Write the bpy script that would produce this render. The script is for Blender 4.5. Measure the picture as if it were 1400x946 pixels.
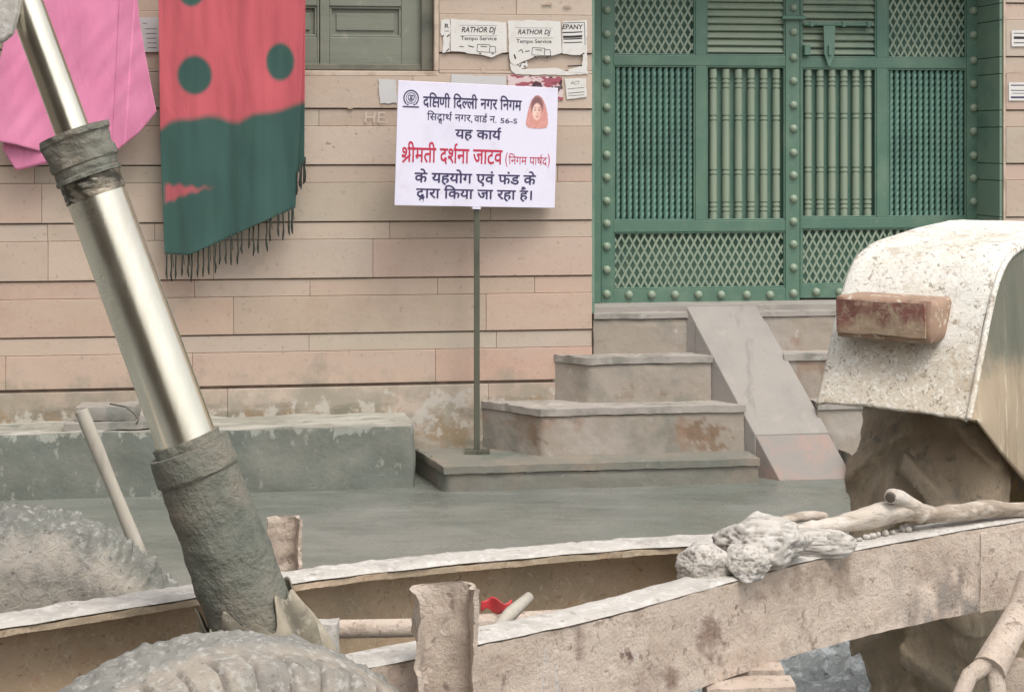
import bpy, bmesh, math, random
from math import sin, cos, pi, radians as R
from mathutils import Vector as V, Matrix, noise
random.seed(7)
for _o in list(bpy.data.objects): bpy.data.objects.remove(_o)
SC = bpy.context.scene
COL = SC.collection

# ------------------------------------------------------------------ camera, sky, sun, exposure
F, U0, VH, HC = 2400.0, 700.0, 190.0, 1.62          # focal length in px (1400 wide), principal column, horizon row, eye height
cam = bpy.data.cameras.new('camera'); camo = bpy.data.objects.new('camera', cam); COL.objects.link(camo)
camo.location = (0, 0, HC); camo.rotation_euler = (pi/2, 0, 0)
cam.sensor_width = 36; cam.lens = 36*F/1400; cam.shift_y = -(473-VH)/1400
cam.clip_start = .05; cam.clip_end = 500
SC.camera = camo
SUN_EL, SUN_AZ = R(62), R(150)                       # azimuth clockwise from +Y
w = bpy.data.worlds.new('World'); SC.world = w; w.use_nodes = True
wn, wl = w.node_tree.nodes, w.node_tree.links
sky = wn.new('ShaderNodeTexSky'); sky.sky_type = 'NISHITA'; sky.sun_disc = False
sky.sun_elevation = SUN_EL; sky.sun_rotation = SUN_AZ; sky.dust_density = 4; sky.air_density = 1.2
hs = wn.new('ShaderNodeHueSaturation'); hs.inputs['Saturation'].default_value = .22
wl.new(sky.outputs[0], hs.inputs['Color']); wl.new(hs.outputs[0], wn['Background'].inputs[0])
wn['Background'].inputs[1].default_value = .15
sl = bpy.data.lights.new('sun', 'SUN'); sl.energy = .8; sl.angle = R(22); sl.color = (1, .95, .87)
so = bpy.data.objects.new('sun', sl); COL.objects.link(so)
sd = V((sin(SUN_AZ)*cos(SUN_EL), cos(SUN_AZ)*cos(SUN_EL), sin(SUN_EL)))
so.rotation_euler = sd.to_track_quat('Z', 'Y').to_euler(); so.location = sd*30
vs = SC.view_settings; vs.view_transform = 'Standard'; vs.look = 'None'; vs.exposure = .68; vs.gamma = 1

# ------------------------------------------------------------------ pixel helpers and frames
TH = R(8.2)
MW = Matrix.Translation((0, 9, 0)) @ Matrix.Rotation(TH, 4, 'Z')     # the wall: x along it, y into it, z up
def P(u, v, Y): return V(((u-U0)/F*Y, Y, HC-(v-VH)/F*Y))
def PZ(u, v, z): return P(u, v, (HC-z)*F/(v-VH))
def WL(u, v, n=0.):                                                   # pixel -> (s, z) on the plane n in front of the wall
    d = V(((u-U0)/F, 1, -(v-VH)/F)); N = V((sin(TH), -cos(TH), 0))
    t = (n-(V((0, 0, HC))-V((0, 9, 0))).dot(N))/d.dot(N)
    p = MW.inverted() @ (V((0, 0, HC))+d*t)
    return p.x, p.z
def fbm(p, f, o=4): return noise.fractal(V(p)*f, 1.0, 2.0, o)

# ------------------------------------------------------------------ mesh builder
class MB:
    def __init__(s): s.v = []; s.f = []; s.c = []; s.cur = (1, 1, 1)
    def vert(s, p, c=None): s.v.append(V(p)); s.c.append(c or s.cur); return len(s.v)-1
    def box(s, a, b): 
        x0, y0, z0 = a; x1, y1, z1 = b
        i = [s.vert(p) for p in ((x0,y0,z0),(x1,y0,z0),(x1,y1,z0),(x0,y1,z0),(x0,y0,z1),(x1,y0,z1),(x1,y1,z1),(x0,y1,z1))]
        s.hexa(i)
    def hexa(s, i):
        for q in ((3,2,1,0),(4,5,6,7),(0,1,5,4),(1,2,6,5),(2,3,7,6),(3,0,4,7)): s.f.append([i[k] for k in q])
    def pts8(s, ps): s.hexa([s.vert(p) for p in ps])
    def wbox(s, s0, s1, n0, n1, z0, z1): s.box((s0, -max(n0,n1), z0), (s1, -min(n0,n1), z1))
    def grid(s, nx, ny, fn, close=False, flip=False):
        idx = []
        for j in range(ny):
            row = []
            for i in range(nx):
                r = fn(i/(nx if close else nx-1), j/(ny-1))
                row.append(s.vert(r[0], r[1]) if isinstance(r, tuple) and len(r) == 2 else s.vert(r))
            idx.append(row)
        for j in range(ny-1):
            for i in range(nx if close else nx-1):
                k = (i+1) % nx
                q = [idx[j][i], idx[j][k], idx[j+1][k], idx[j+1][i]]
                s.f.append(q[::-1] if flip else q)
        return idx
    def tube(s, path, rad, seg=16, caps=True, fn=None):
        path = [V(p) for p in path]; n = len(path)
        if not isinstance(rad, (list, tuple)): rad = [rad]*n
        t0 = (path[1]-path[0]).normalized()
        up = V((0,0,1)) if abs(t0.z) < .9 else V((1,0,0))
        rows = []
        for k in range(n):
            t = (path[min(k+1,n-1)]-path[max(k-1,0)]).normalized()
            a = (up-t*up.dot(t)).normalized(); b = t.cross(a); up = a
            row = []
            for i in range(seg):
                an = 2*pi*i/seg; r = rad[k]; d = a*cos(an)+b*sin(an); p = path[k]+d*r
                if fn: p = p+d*fn(p)
                row.append(s.vert(p))
            rows.append(row)
        for k in range(n-1):
            for i in range(seg):
                j = (i+1) % seg
                s.f.append([rows[k][i], rows[k][j], rows[k+1][j], rows[k+1][i]])
        if caps: s.f.append(rows[0][::-1]); s.f.append(rows[-1])
        return rows
    def extrude(s, poly, depth, to):                                    # 2-D polygon -> prism through to(x, y, d)
        n = len(poly)
        a = [s.vert(to(x, y, 0)) for x, y in poly]; b = [s.vert(to(x, y, depth)) for x, y in poly]
        s.f.append(a); s.f.append(b[::-1])
        for i in range(n): s.f.append([a[(i+1)%n], a[i], b[i], b[(i+1)%n]])
    def sweep(s, path, profile, frame):                                 # closed profile along a polyline; frame(k) -> (origin, ax, ay)
        rows = []
        for k in range(len(path)):
            o, ax, ay = frame(k)
            rows.append([s.vert(o+ax*x+ay*y) for x, y in profile])
        m = len(profile)
        for k in range(len(path)-1):
            for i in range(m):
                j = (i+1) % m
                s.f.append([rows[k][i], rows[k][j], rows[k+1][j], rows[k+1][i]])
        s.f.append(rows[0][::-1]); s.f.append(rows[-1])
    def dome(s, c, r, h, ax=V((0,-1,0)), seg=12, rings=5):
        ax = V(ax).normalized(); a = ax.orthogonal().normalized(); b = ax.cross(a); rows = []
        for k in range(rings):
            t = k/rings*pi/2
            rows.append([s.vert(V(c)+(a*cos(2*pi*i/seg)+b*sin(2*pi*i/seg))*r*cos(t)+ax*h*sin(t)) for i in range(seg)])
        top = s.vert(V(c)+ax*h)
        for k in range(rings-1):
            for i in range(seg):
                j = (i+1) % seg; s.f.append([rows[k][i], rows[k][j], rows[k+1][j], rows[k+1][i]])
        for i in range(seg): s.f.append([rows[-1][i], rows[-1][(i+1)%seg], top])
    def nbox(s, a, b, step=.04, amp=.006, freq=9, rnd=.012, jag=0):     # a lumpy cast block
        a, b = V(a), V(b); d = b-a; n = [max(2, int(abs(d[i])/step)+1) for i in range(3)]
        c0 = (a+b)/2
        def put(p):
            q = V(p)
            e = V([min(abs(p[i]-a[i]), abs(b[i]-p[i])) for i in range(3)])
            near = sorted(e)[1]
            pull = max(0, rnd*(1-near/max(rnd*1.6, 1e-4)))
            q += (c0-q).normalized()*pull
            o = V((noise.noise(q*freq), noise.noise(q*freq+V((31,7,5))), noise.noise(q*freq+V((3,17,51)))))
            return q+o*amp
        for ax in range(3):
            u, w_ = (ax+1) % 3, (ax+2) % 3
            for side in (0, 1):
                def fn(i, j, ax=ax, u=u, w_=w_, side=side):
                    p = [0,0,0]; p[ax] = (a, b)[side][ax]; p[u] = a[u]+d[u]*i; p[w_] = a[w_]+d[w_]*j
                    return put(V(p))
                s.grid(n[u], n[w_], fn, flip=(side == 0))
    def merge(s, o): 
        k = len(s.v); s.v += o.v; s.c += o.c; s.f += [[i+k for i in f] for f in o.f]

ROOT = {}
def obj(name, mb, mat, parent=None, frame=None, base=None, local=False, smooth=False, bevel=0, weld=0, auto=None):
    root = ROOT.get(parent.name) if parent else None
    if local: inv = Matrix()
    elif root is not None: inv = root.inverted() @ (frame or Matrix())
    else:
        m = (frame or Matrix()) @ Matrix.Translation(base or (0,0,0)); inv = m.inverted() @ (frame or Matrix())
    me = bpy.data.meshes.new(name)
    me.from_pydata([tuple(inv @ v) for v in mb.v], [], mb.f)
    at = me.color_attributes.new('tint', 'FLOAT_COLOR', 'POINT')
    at.data.foreach_set('color', [x for c in mb.c for x in (c[0], c[1], c[2], 1)])
    bm = bmesh.new(); bm.from_mesh(me)
    if weld: bmesh.ops.remove_doubles(bm, verts=bm.verts, dist=weld)
    bmesh.ops.recalc_face_normals(bm, faces=bm.faces)
    bm.to_mesh(me); bm.free()
    if smooth: me.shade_smooth()
    if auto: me.set_sharp_from_angle(angle=R(auto))
    me.materials.append(mat)
    o = bpy.data.objects.new(name, me); COL.objects.link(o)
    if parent: o.parent = parent; ROOT[o.name] = root
    elif not local: o.matrix_world = m
    if bevel:
        b = o.modifiers.new('bevel', 'BEVEL'); b.width = bevel; b.segments = 2; b.limit_method = 'ANGLE'; b.angle_limit = R(40)
    return o
def tag(o, label=None, cat=None, group=None, kind=None):
    for k, x in (('label', label), ('category', cat), ('group', group), ('kind', kind)):
        if x: o[k] = x
    return o
def thing(name, m, label, cat, group=None):
    o = bpy.data.objects.new(name, None); COL.objects.link(o); o.empty_display_size = .1
    o.matrix_world = m; ROOT[o.name] = m.copy(); return tag(o, label, cat, group)
def copy_child(src, parent, loc):
    c = src.copy(); COL.objects.link(c); c.parent = parent; c.location = loc; ROOT[c.name] = ROOT.get(parent.name)
    for ch in list(src.children):
        g = ch.copy(); COL.objects.link(g); g.parent = c
    return c
def T(p): return Matrix.Translation(p)

# ------------------------------------------------------------------ materials
def srgb(r, g, b, k=1.):
    f = lambda c: ((c/255+.055)/1.055)**2.4 if c > 10 else c/255/12.92
    return (f(r)*k, f(g)*k, f(b)*k)
def mat(name, col, layers=(), rough=.8, rvar=0, bumps=(), metal=0, tint=False, spec=.5, aniso=0, sheen=0):
    m = bpy.data.materials.new(name); m.use_nodes = True; nt = m.node_tree; N, L = nt.nodes, nt.links
    b = N['Principled BSDF']; tc = N.new('ShaderNodeTexCoord'); co = tc.outputs['Object']
    def tex(scale, detail=6, stretch=(1,1,1), dist=0, ro=.55, off=(0,0,0)):
        mp = N.new('ShaderNodeMapping'); mp.inputs['Scale'].default_value = stretch; mp.inputs['Location'].default_value = off
        L.new(co, mp.inputs[0])
        t = N.new('ShaderNodeTexNoise'); t.inputs['Scale'].default_value = scale; t.inputs['Detail'].default_value = detail
        t.inputs['Roughness'].default_value = ro; t.inputs['Distortion'].default_value = dist
        L.new(mp.outputs[0], t.inputs['Vector']); return t.outputs['Fac']
    def rng(x, lo, hi, smooth=True):
        r = N.new('ShaderNodeMapRange'); r.interpolation_type = 'SMOOTHSTEP' if smooth else 'LINEAR'
        r.inputs['From Min'].default_value = lo; r.inputs['From Max'].default_value = hi; L.new(x, r.inputs['Value']); return r.outputs[0]
    def mul(a, c):
        x = N.new('ShaderNodeMath'); x.operation = 'MULTIPLY'; L.new(a, x.inputs[0])
        if isinstance(c, (int, float)): x.inputs[1].default_value = c
        else: L.new(c, x.inputs[1])
        return x.outputs[0]
    def mix(fac, a, c, mode='MIX'):
        x = N.new('ShaderNodeMix'); x.data_type = 'RGBA'; x.blend_type = mode
        if isinstance(fac, (int, float)): x.inputs[0].default_value = fac
        else: L.new(fac, x.inputs[0])
        for s_, q in ((6, a), (7, c)):
            if isinstance(q, tuple): x.inputs[s_].default_value = (*q, 1)
            else: L.new(q, x.inputs[s_])
        return x.outputs[2]
    cur = col
    if tint:
        a = N.new('ShaderNodeAttribute'); a.attribute_name = 'tint'
        cur = a.outputs['Color'] if tint == 'only' else mix(1., col, a.outputs['Color'], 'MULTIPLY')
    rgh = None
    for k, l in enumerate(layers):
        x = tex(l.get('scale', 5), l.get('detail', 10), l.get('stretch', (1,1,1)), l.get('dist', 0), l.get('ro', .66), l.get('off', (k*3.1, k*1.7, k*.9)))
        if 'z' in l:                                                     # wear and other tones that stop at a height of their own
            sp = N.new('ShaderNodeSeparateXYZ'); L.new(co, sp.inputs[0])
            zz = rng(sp.outputs[l.get('axis', 2)], l['z'][0], l['z'][1])
            ad = N.new('ShaderNodeMath'); ad.operation = 'MULTIPLY_ADD'; L.new(zz, ad.inputs[0]); ad.inputs[1].default_value = l.get('zk', 1.); L.new(x, ad.inputs[2])
            sb = N.new('ShaderNodeMath'); sb.operation = 'SUBTRACT'; L.new(ad.outputs[0], sb.inputs[0]); sb.inputs[1].default_value = l.get('zk', 1.)
            x = sb.outputs[0]
        fac = rng(x, l['lo'], l['hi'])
        if l.get('amt', 1) != 1: fac = mul(fac, l['amt'])
        cur = mix(fac, cur, l['col'], l.get('mode', 'MIX'))
    if isinstance(cur, tuple): b.inputs['Base Color'].default_value = (*cur, 1)
    else: L.new(cur, b.inputs['Base Color'])
    b.inputs['Roughness'].default_value = rough; b.inputs['Metallic'].default_value = metal
    b.inputs['Specular IOR Level'].default_value = spec
    if rvar:
        r = N.new('ShaderNodeMapRange'); r.inputs['From Min'].default_value = .35; r.inputs['From Max'].default_value = .65
        r.inputs['To Min'].default_value = rough-rvar; r.inputs['To Max'].default_value = rough+rvar
        L.new(tex(6, 5, off=(9,9,9)), r.inputs['Value']); L.new(r.outputs[0], b.inputs['Roughness'])
    if sheen: b.inputs['Sheen Weight'].default_value = sheen
    prev = None
    for k, q in enumerate(bumps):
        bp = N.new('ShaderNodeBump'); bp.inputs['Strength'].default_value = q.get('s', .5); bp.inputs['Distance'].default_value = q['d']
        h = tex(q['scale'], q.get('detail', 5), q.get('stretch', (1,1,1)), q.get('dist', 0), q.get('ro', .6), (k*5.3, 2, k))
        if 'lo' in q: h = rng(h, q['lo'], q['hi'])
        L.new(h, bp.inputs['Height'])
        if prev: L.new(prev, bp.inputs['Normal'])
        prev = bp.outputs[0]
    if prev: L.new(prev, b.inputs['Normal'])
    return m
S = srgb
M = {}
M['stone'] = mat('sandstone', (1,1,1), [
    dict(col=S(200,178,160), scale=3, lo=.3, hi=.75, amt=.4), dict(col=S(160,130,112), scale=7, lo=.5, hi=.8, amt=.3),
    dict(col=S(186,180,168), scale=1.6, stretch=(.35,1,2.2), lo=.45, hi=.8, amt=.5),
    dict(col=S(128,112,98), scale=50, lo=.6, hi=.75, amt=.45, detail=3),
    dict(col=S(142,138,122), scale=4, z=(.62,.24), zk=.3, lo=.30, hi=.58, amt=.75), dict(col=S(104,100,86), scale=3, stretch=(.6,1,1.6), off=(8,1,2), z=(.50,.22), zk=.3, lo=.42, hi=.56, amt=.6),
    dict(col=S(146,122,92), scale=5, off=(4,4,4), z=(.46,.2), zk=.3, lo=.47, hi=.57, amt=.65),
    dict(col=S(192,186,176), scale=9, z=(.5,.25), zk=.25, lo=.50, hi=.57, amt=.7)],
    rough=.88, bumps=[dict(scale=40, d=.004, s=.35), dict(scale=6, d=.01, s=.3), dict(scale=190, d=.0015, s=.4)], tint=True)
M['mortar'] = mat('mortar', S(122,106,94), [dict(col=S(150,132,118), scale=12, lo=.45, hi=.65)], rough=.95)
M['plaster'] = mat('plaster', S(196,178,160), [dict(col=S(160,140,122), scale=8, lo=.45, hi=.7)], rough=.9, bumps=[dict(scale=50, d=.002)])
GREEN = [dict(col=S(122,142,122), scale=4, lo=.42, hi=.72, amt=.5), dict(col=S(66,104,92), scale=2, lo=.5, hi=.7, amt=.6),
         dict(col=S(150,156,138), scale=25, lo=.6, hi=.72, amt=.45, detail=8), dict(col=S(84,80,66), scale=40, lo=.66, hi=.72, amt=.5)]
M['gate'] = mat('green_gate_paint', S(84,114,97), GREEN, rough=.42, rvar=.12, bumps=[dict(scale=90, d=.001, s=.3)])
M['baluster'] = mat('dusty_baluster_paint', S(138,150,130), GREEN, rough=.45, rvar=.1)
M['gateback'] = mat('gate_sheet_paint', S(92,124,108), GREEN[:2], rough=.6)
M['rope'] = mat('green_rope_paint', S(100,134,120), [dict(col=S(86,116,104), scale=1.6, lo=.4, hi=.6), dict(col=S(112,136,120), scale=5, lo=.52, hi=.72, amt=.5)], rough=.42, rvar=.1)
M['reveal'] = mat('green_reveal_paint', S(116,138,120), GREEN, rough=.7, bumps=[dict(scale=30, d=.003)])
M['shutter'] = mat('weathered_shutter_paint', S(124,126,112), [dict(col=S(96,100,88), scale=3, stretch=(.4,1,3), lo=.4, hi=.7, amt=.7), dict(col=S(160,156,142), scale=14, lo=.58, hi=.72, amt=.5)], rough=.7, bumps=[dict(scale=30, stretch=(.3,1,4), d=.002)])
M['casing'] = mat('window_casing_paint', S(112,110,96), [dict(col=S(84,86,76), scale=6, lo=.4, hi=.7)], rough=.75)
CON = [dict(col=S(150,152,144), scale=3, lo=.4, hi=.7, amt=.6, detail=8), dict(col=S(84,92,84), scale=6, lo=.5, hi=.75, amt=.5, detail=8)]
M['slab'] = mat('fresh_concrete', S(112,115,107), [dict(col=S(132,131,125), scale=.9, lo=.4, hi=.66, amt=.8), dict(col=S(90,95,88), scale=1.8, stretch=(.6,1.6,1), lo=.45, hi=.68, amt=.6),
    dict(col=S(140,140,134), scale=4, stretch=(.4,2.4,1), lo=.54, hi=.7, amt=.4), dict(col=S(146,138,130), scale=40, lo=.6, hi=.7, amt=.4), dict(col=S(70,80,74), scale=6, stretch=(.3,3,1), lo=.6, hi=.7, amt=.5)],
    rough=.36, rvar=.18, bumps=[dict(scale=3, stretch=(.5,1.8,1), d=.02, s=.35, detail=9), dict(scale=70, d=.002, s=.35), dict(scale=240, d=.001, s=.4)])
M['ledge'] = mat('smeared_cement', S(110,114,105), [dict(col=S(134,132,122), scale=3, lo=.42, hi=.7, amt=.7, detail=9), dict(col=S(88,100,91), scale=5, lo=.5, hi=.75, amt=.6, detail=9), dict(col=S(164,162,152), scale=16, stretch=(1,1,.6), off=(7,2,1), lo=.58, hi=.64, amt=.6),
    dict(col=S(166,166,156), scale=13, dist=.6, stretch=(1,1,.5), z=(.10,.24), zk=.35, lo=.44, hi=.5, amt=.75),
    dict(col=S(146,142,130), scale=3, dist=.4, z=(.212,.228), zk=.5, lo=.3, hi=.55, amt=.8),
    dict(col=S(182,178,168), scale=6, stretch=(.4,2,1), z=(.212,.228), zk=.5, lo=.46, hi=.55, amt=.6)],
    rough=.8, bumps=[dict(scale=18, d=.012, s=.5, detail=8), dict(scale=120, d=.002, s=.5)])
M['step'] = mat('step_plaster', S(154,143,130), [dict(col=S(172,164,156), scale=1.6, lo=.4, hi=.66, amt=.8), dict(col=S(122,122,112), scale=2.3, lo=.5, hi=.65, amt=.7, detail=9),
    dict(col=S(146,120,102), scale=2.6, lo=.55, hi=.63, amt=.7), dict(col=S(126,104,88), scale=4, lo=.6, hi=.66, amt=.5), dict(col=S(190,184,178), scale=14, lo=.62, hi=.7, amt=.5)],
    rough=.85, tint=True, bumps=[dict(scale=22, d=.009), dict(scale=150, d=.0015, s=.5)])
M['treadstone'] = mat('worn_tread_stone', S(160,152,144), [dict(col=S(118,116,106), scale=5, lo=.45, hi=.65, amt=.8, detail=9), dict(col=S(190,186,178), scale=9, lo=.55, hi=.68, amt=.6)], rough=.8, bumps=[dict(scale=25, d=.006), dict(scale=140, d=.0015)])
M['lowstep'] = mat('damp_step_cement', S(120,118,108), [dict(col=S(142,128,114), scale=3, lo=.45, hi=.65, amt=.7, detail=9), dict(col=S(88,102,92), scale=4, lo=.52, hi=.68, amt=.7, detail=9), dict(col=S(180,178,170), scale=12, lo=.64, hi=.68, amt=.7)], rough=.75, bumps=[dict(scale=22, d=.008), dict(scale=140, d=.002)])
M['ramp'] = mat('ramp_concrete', S(156,149,142), [dict(col=S(136,132,125), scale=2.5, lo=.4, hi=.7, amt=.7, detail=8), dict(col=S(176,166,158), scale=7, lo=.55, hi=.7, amt=.4), dict(col=S(112,106,98), scale=4, stretch=(2,.6,.6), lo=.58, hi=.7, amt=.5), dict(col=S(120,112,102), scale=90, lo=.6, hi=.68, amt=.5)], rough=.8, bumps=[dict(scale=160, d=.002, s=.5), dict(scale=9, d=.004, s=.3)])
M['rampend'] = mat('ramp_toe_cement', S(142,136,130), [dict(col=S(166,136,124), scale=5, lo=.38, hi=.62, amt=.8), dict(col=S(120,124,116), scale=9, lo=.55, hi=.7, amt=.6)], rough=.8, bumps=[dict(scale=60, d=.003)])
M['paper'] = mat('wall_paper', S(214,210,204), [dict(col=S(190,178,164), scale=9, lo=.48, hi=.7, amt=.5, detail=8)], rough=.9, bumps=[dict(scale=40, d=.002)])
M['greypaper'] = mat('grey_paper', S(196,194,192), [dict(col=S(178,170,160), scale=9, lo=.5, hi=.7, amt=.6)], rough=.9)
M['pinkpaper'] = mat('faded_poster', S(210,190,188), [dict(col=S(150,60,78), scale=16, stretch=(.6,1,1.6), lo=.48, hi=.53, amt=.9, detail=2), dict(col=S(60,40,52), scale=18, lo=.58, hi=.62, amt=.9, detail=2)], rough=.85)
M['ink'] = mat('black_ink', S(52,48,50), rough=.8)
M['greyink'] = mat('grey_ink', S(120,116,114), rough=.8)
M['board'] = mat('sign_board_print', S(222,217,232), [dict(col=S(206,198,214), scale=3, lo=.45, hi=.7, amt=.6), dict(col=S(190,176,168), scale=9, lo=.6, hi=.75, amt=.4)], rough=.5)
M['navy'] = mat('navy_print', S(58,50,88), rough=.6)
M['redink'] = mat('red_print', S(186,44,72), rough=.6)
M['print'] = mat('portrait_print', (1,1,1), rough=.6, tint='only')
M['skin'] = mat('printed_skin', S(230,190,178), rough=.6)
M['scarf'] = mat('printed_scarf', S(196,132,126), [dict(col=S(214,150,140), scale=60, lo=.5, hi=.6, amt=.6)], rough=.6)
M['hair'] = mat('printed_hair', S(122,88,92), rough=.6)
M['steelpole'] = mat('grey_pole_steel', S(112,112,98), [dict(col=S(88,90,80), scale=12, stretch=(1,1,.2), lo=.45, hi=.7)], rough=.42, metal=.5)
M['cloth'] = mat('dyed_cotton', (1,1,1), [dict(col=(.0,.0,.0), scale=220, lo=.5, hi=.8, amt=.12, detail=2)], rough=.95, tint='only', bumps=[dict(scale=300, d=.0008, s=.6, detail=2), dict(scale=9, stretch=(1.6,1,.35), d=.014, s=.5, detail=3, dist=.4)], sheen=.25)
M['fringe'] = mat('fringe_thread', S(50,56,50), rough=.95)
M['rust'] = mat('cement_crusted_steel', S(222,204,187), [dict(col=S(186,163,144), scale=6, lo=.4, hi=.7, amt=.6), dict(col=S(214,198,184), scale=60, lo=.46, hi=.66, amt=.5, ro=.75), dict(col=S(176,152,134), scale=22, lo=.5, hi=.66, amt=.45),
    dict(col=S(142,114,98), scale=95, lo=.57, hi=.66, amt=.65, ro=.7, stretch=(1,1,.7)), dict(col=S(116,96,84), scale=30, lo=.58, hi=.66, amt=.6), dict(col=S(92,58,50), scale=7, lo=.63, hi=.68, amt=.85), dict(col=S(206,204,204), scale=26, stretch=(1,1,.12), lo=.62, hi=.68, amt=.6)],
    rough=.8, bumps=[dict(scale=90, d=.009, s=1., detail=8, ro=.75), dict(scale=14, d=.012, s=.5)], tint=True)
M['darkrust'] = mat('brown_rusty_steel', S(182,162,138), [dict(col=S(146,136,112), scale=4, lo=.42, hi=.68, amt=.7), dict(col=S(174,144,116), scale=14, lo=.5, hi=.66, amt=.6), dict(col=S(196,184,164), scale=60, lo=.55, hi=.66, amt=.6, detail=5, dist=1), dict(col=S(110,88,70), scale=80, lo=.58, hi=.66, amt=.5, detail=5, dist=1)],
    rough=.85, bumps=[dict(scale=70, d=.004, s=.7)], tint=True)
M['splash'] = mat('dried_cement_crust', S(184,178,170), [dict(col=S(152,146,138), scale=14, lo=.45, hi=.68, amt=.7), dict(col=S(206,202,196), scale=40, lo=.5, hi=.64, amt=.6, detail=5), dict(col=S(118,104,92), scale=50, lo=.6, hi=.68, amt=.6, detail=5)], rough=.9, bumps=[dict(scale=70, d=.004, s=.7), dict(scale=14, d=.006, s=.3)], tint=True)
M['crust'] = mat('lumpy_cement_crust', S(150,147,140), [dict(col=S(118,116,110), scale=12, lo=.45, hi=.65, amt=.7, detail=8), dict(col=S(180,177,170), scale=60, lo=.5, hi=.66, amt=.6), dict(col=S(78,76,70), scale=60, lo=.58, hi=.66, amt=.55)], rough=.72, tint=True,
    bumps=[dict(scale=60, d=.006, s=.8, detail=6, dist=.6), dict(scale=170, d=.002, s=.5)])
M['mud'] = mat('dark_cement_mud', S(110,111,100), [dict(col=S(140,126,110), scale=5, lo=.45, hi=.7, amt=.6, detail=8), dict(col=S(70,78,70), scale=9, lo=.5, hi=.72, amt=.7), dict(col=S(140,136,126), scale=60, lo=.6, hi=.7, amt=.5)], rough=.78, bumps=[dict(scale=110, d=.005, s=1.), dict(scale=34, d=.006, s=.5, dist=.6), dict(scale=12, d=.005, s=.3)])
M['chrome'] = mat('worn_chrome', S(236,228,210), [dict(col=S(196,188,170), scale=14, stretch=(1,1,.05), lo=.42, hi=.7, amt=.4)], rough=.24, rvar=.05, metal=1, bumps=[dict(scale=140, stretch=(1,1,.06), d=.0006, s=.25)])
M['mottledchrome'] = mat('mottled_chrome', S(150,140,124), [dict(col=S(60,58,50), scale=12, lo=.42, hi=.56, amt=.9, detail=9, stretch=(1,1,2)), dict(col=S(190,184,170), scale=26, lo=.58, hi=.66, amt=.8, stretch=(1,1,3))], rough=.42, metal=.75, bumps=[dict(scale=60, stretch=(.6,.6,2), d=.004, s=.6)])
M['fender'] = mat('cement_spattered_fender', S(214,210,200), [dict(col=S(224,222,216), scale=4, lo=.4, hi=.62, amt=.8), dict(col=S(192,178,156), scale=5, z=(1.24,1.02), zk=.4, lo=.05, hi=.4, amt=.8), dict(col=S(226,222,212), scale=55, lo=.5, hi=.6, amt=.7, detail=4, dist=1.5), dict(col=S(128,114,94), scale=75, lo=.565, hi=.625, amt=.75, detail=5, dist=1.0), dict(col=S(150,128,98), scale=15, lo=.56, hi=.68, amt=.5), dict(col=S(150,134,110), scale=18, lo=.6, hi=.7, amt=.6)],
    rough=.72, bumps=[dict(scale=46, d=.003, s=.8, detail=5, dist=1.2), dict(scale=14, d=.006, s=.3)])
M['skirt'] = mat('dusty_fender_side', S(168,151,128), [dict(col=S(134,118,96), scale=9, stretch=(1.5,1.5,.3), lo=.42, hi=.66, amt=.8, detail=9), dict(col=S(206,194,170), scale=18, stretch=(1.5,1.5,.25), lo=.56, hi=.68, amt=.7), dict(col=S(66,84,76), scale=3, z=(1.05,1.3), zk=.5, axis=2, lo=.0, hi=.25, amt=.7)], rough=.8, bumps=[dict(scale=50, stretch=(1,1,.4), d=.003, s=.6)])  # tan streaks, darker green towards the top
M['lamp'] = mat('spattered_tail_lamp', S(140,92,84), [dict(col=S(116,82,70), scale=9, lo=.45, hi=.6, amt=.7), dict(col=S(168,148,122), scale=9, z=(1.235,1.185), zk=.25, lo=.28, hi=.5, amt=.8), dict(col=S(186,164,140), scale=60, lo=.5, hi=.62, amt=.5, dist=.8), dict(col=S(178,160,134), scale=12, lo=.52, hi=.62, amt=.7)], rough=.5, bumps=[dict(scale=46, d=.003, s=.7, dist=1)])
M['lampbody'] = mat('lamp_housing', S(156,128,108), [dict(col=S(120,98,82), scale=20, lo=.5, hi=.66, amt=.7), dict(col=S(206,196,176), scale=40, lo=.56, hi=.64, amt=.7)], rough=.7, bumps=[dict(scale=60, d=.003)])
M['rubber'] = mat('dusty_rubber', S(160,143,120), [dict(col=S(124,114,98), scale=4, lo=.42, hi=.7, amt=.7), dict(col=S(172,158,138), scale=5, lo=.48, hi=.74, amt=.6), dict(col=S(100,98,90), scale=16, stretch=(1,1,.4), lo=.5, hi=.7, amt=.6), dict(col=S(196,180,156), scale=7, stretch=(1.5,1.5,.5), off=(5,5,5), lo=.55, hi=.68, amt=.6), dict(col=S(92,92,84), scale=30, lo=.58, hi=.68, amt=.6)], rough=.85, bumps=[dict(scale=60, d=.006, s=.9, ro=.7), dict(scale=14, d=.010, s=.5)])
M['rim'] = mat('muddy_rim', S(150,120,60), [dict(col=S(110,100,86), scale=8, lo=.4, hi=.6)], rough=.7)
M['teal'] = mat('dark_tractor_paint', S(40,62,58), [dict(col=S(90,86,76), scale=8, lo=.5, hi=.7, amt=.7)], rough=.6)
M['wood'] = mat('pale_driftwood', S(186,174,160), [dict(col=S(136,120,104), scale=26, stretch=(.18,1,1), lo=.45, hi=.6, amt=.8), dict(col=S(206,200,192), scale=8, lo=.5, hi=.7, amt=.6), dict(col=S(100,88,78), scale=30, stretch=(.3,1,1), lo=.64, hi=.7, amt=.6)], rough=.85, bumps=[dict(scale=40, stretch=(.15,1,1), d=.008, s=.9), dict(scale=120, d=.003)])
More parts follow.
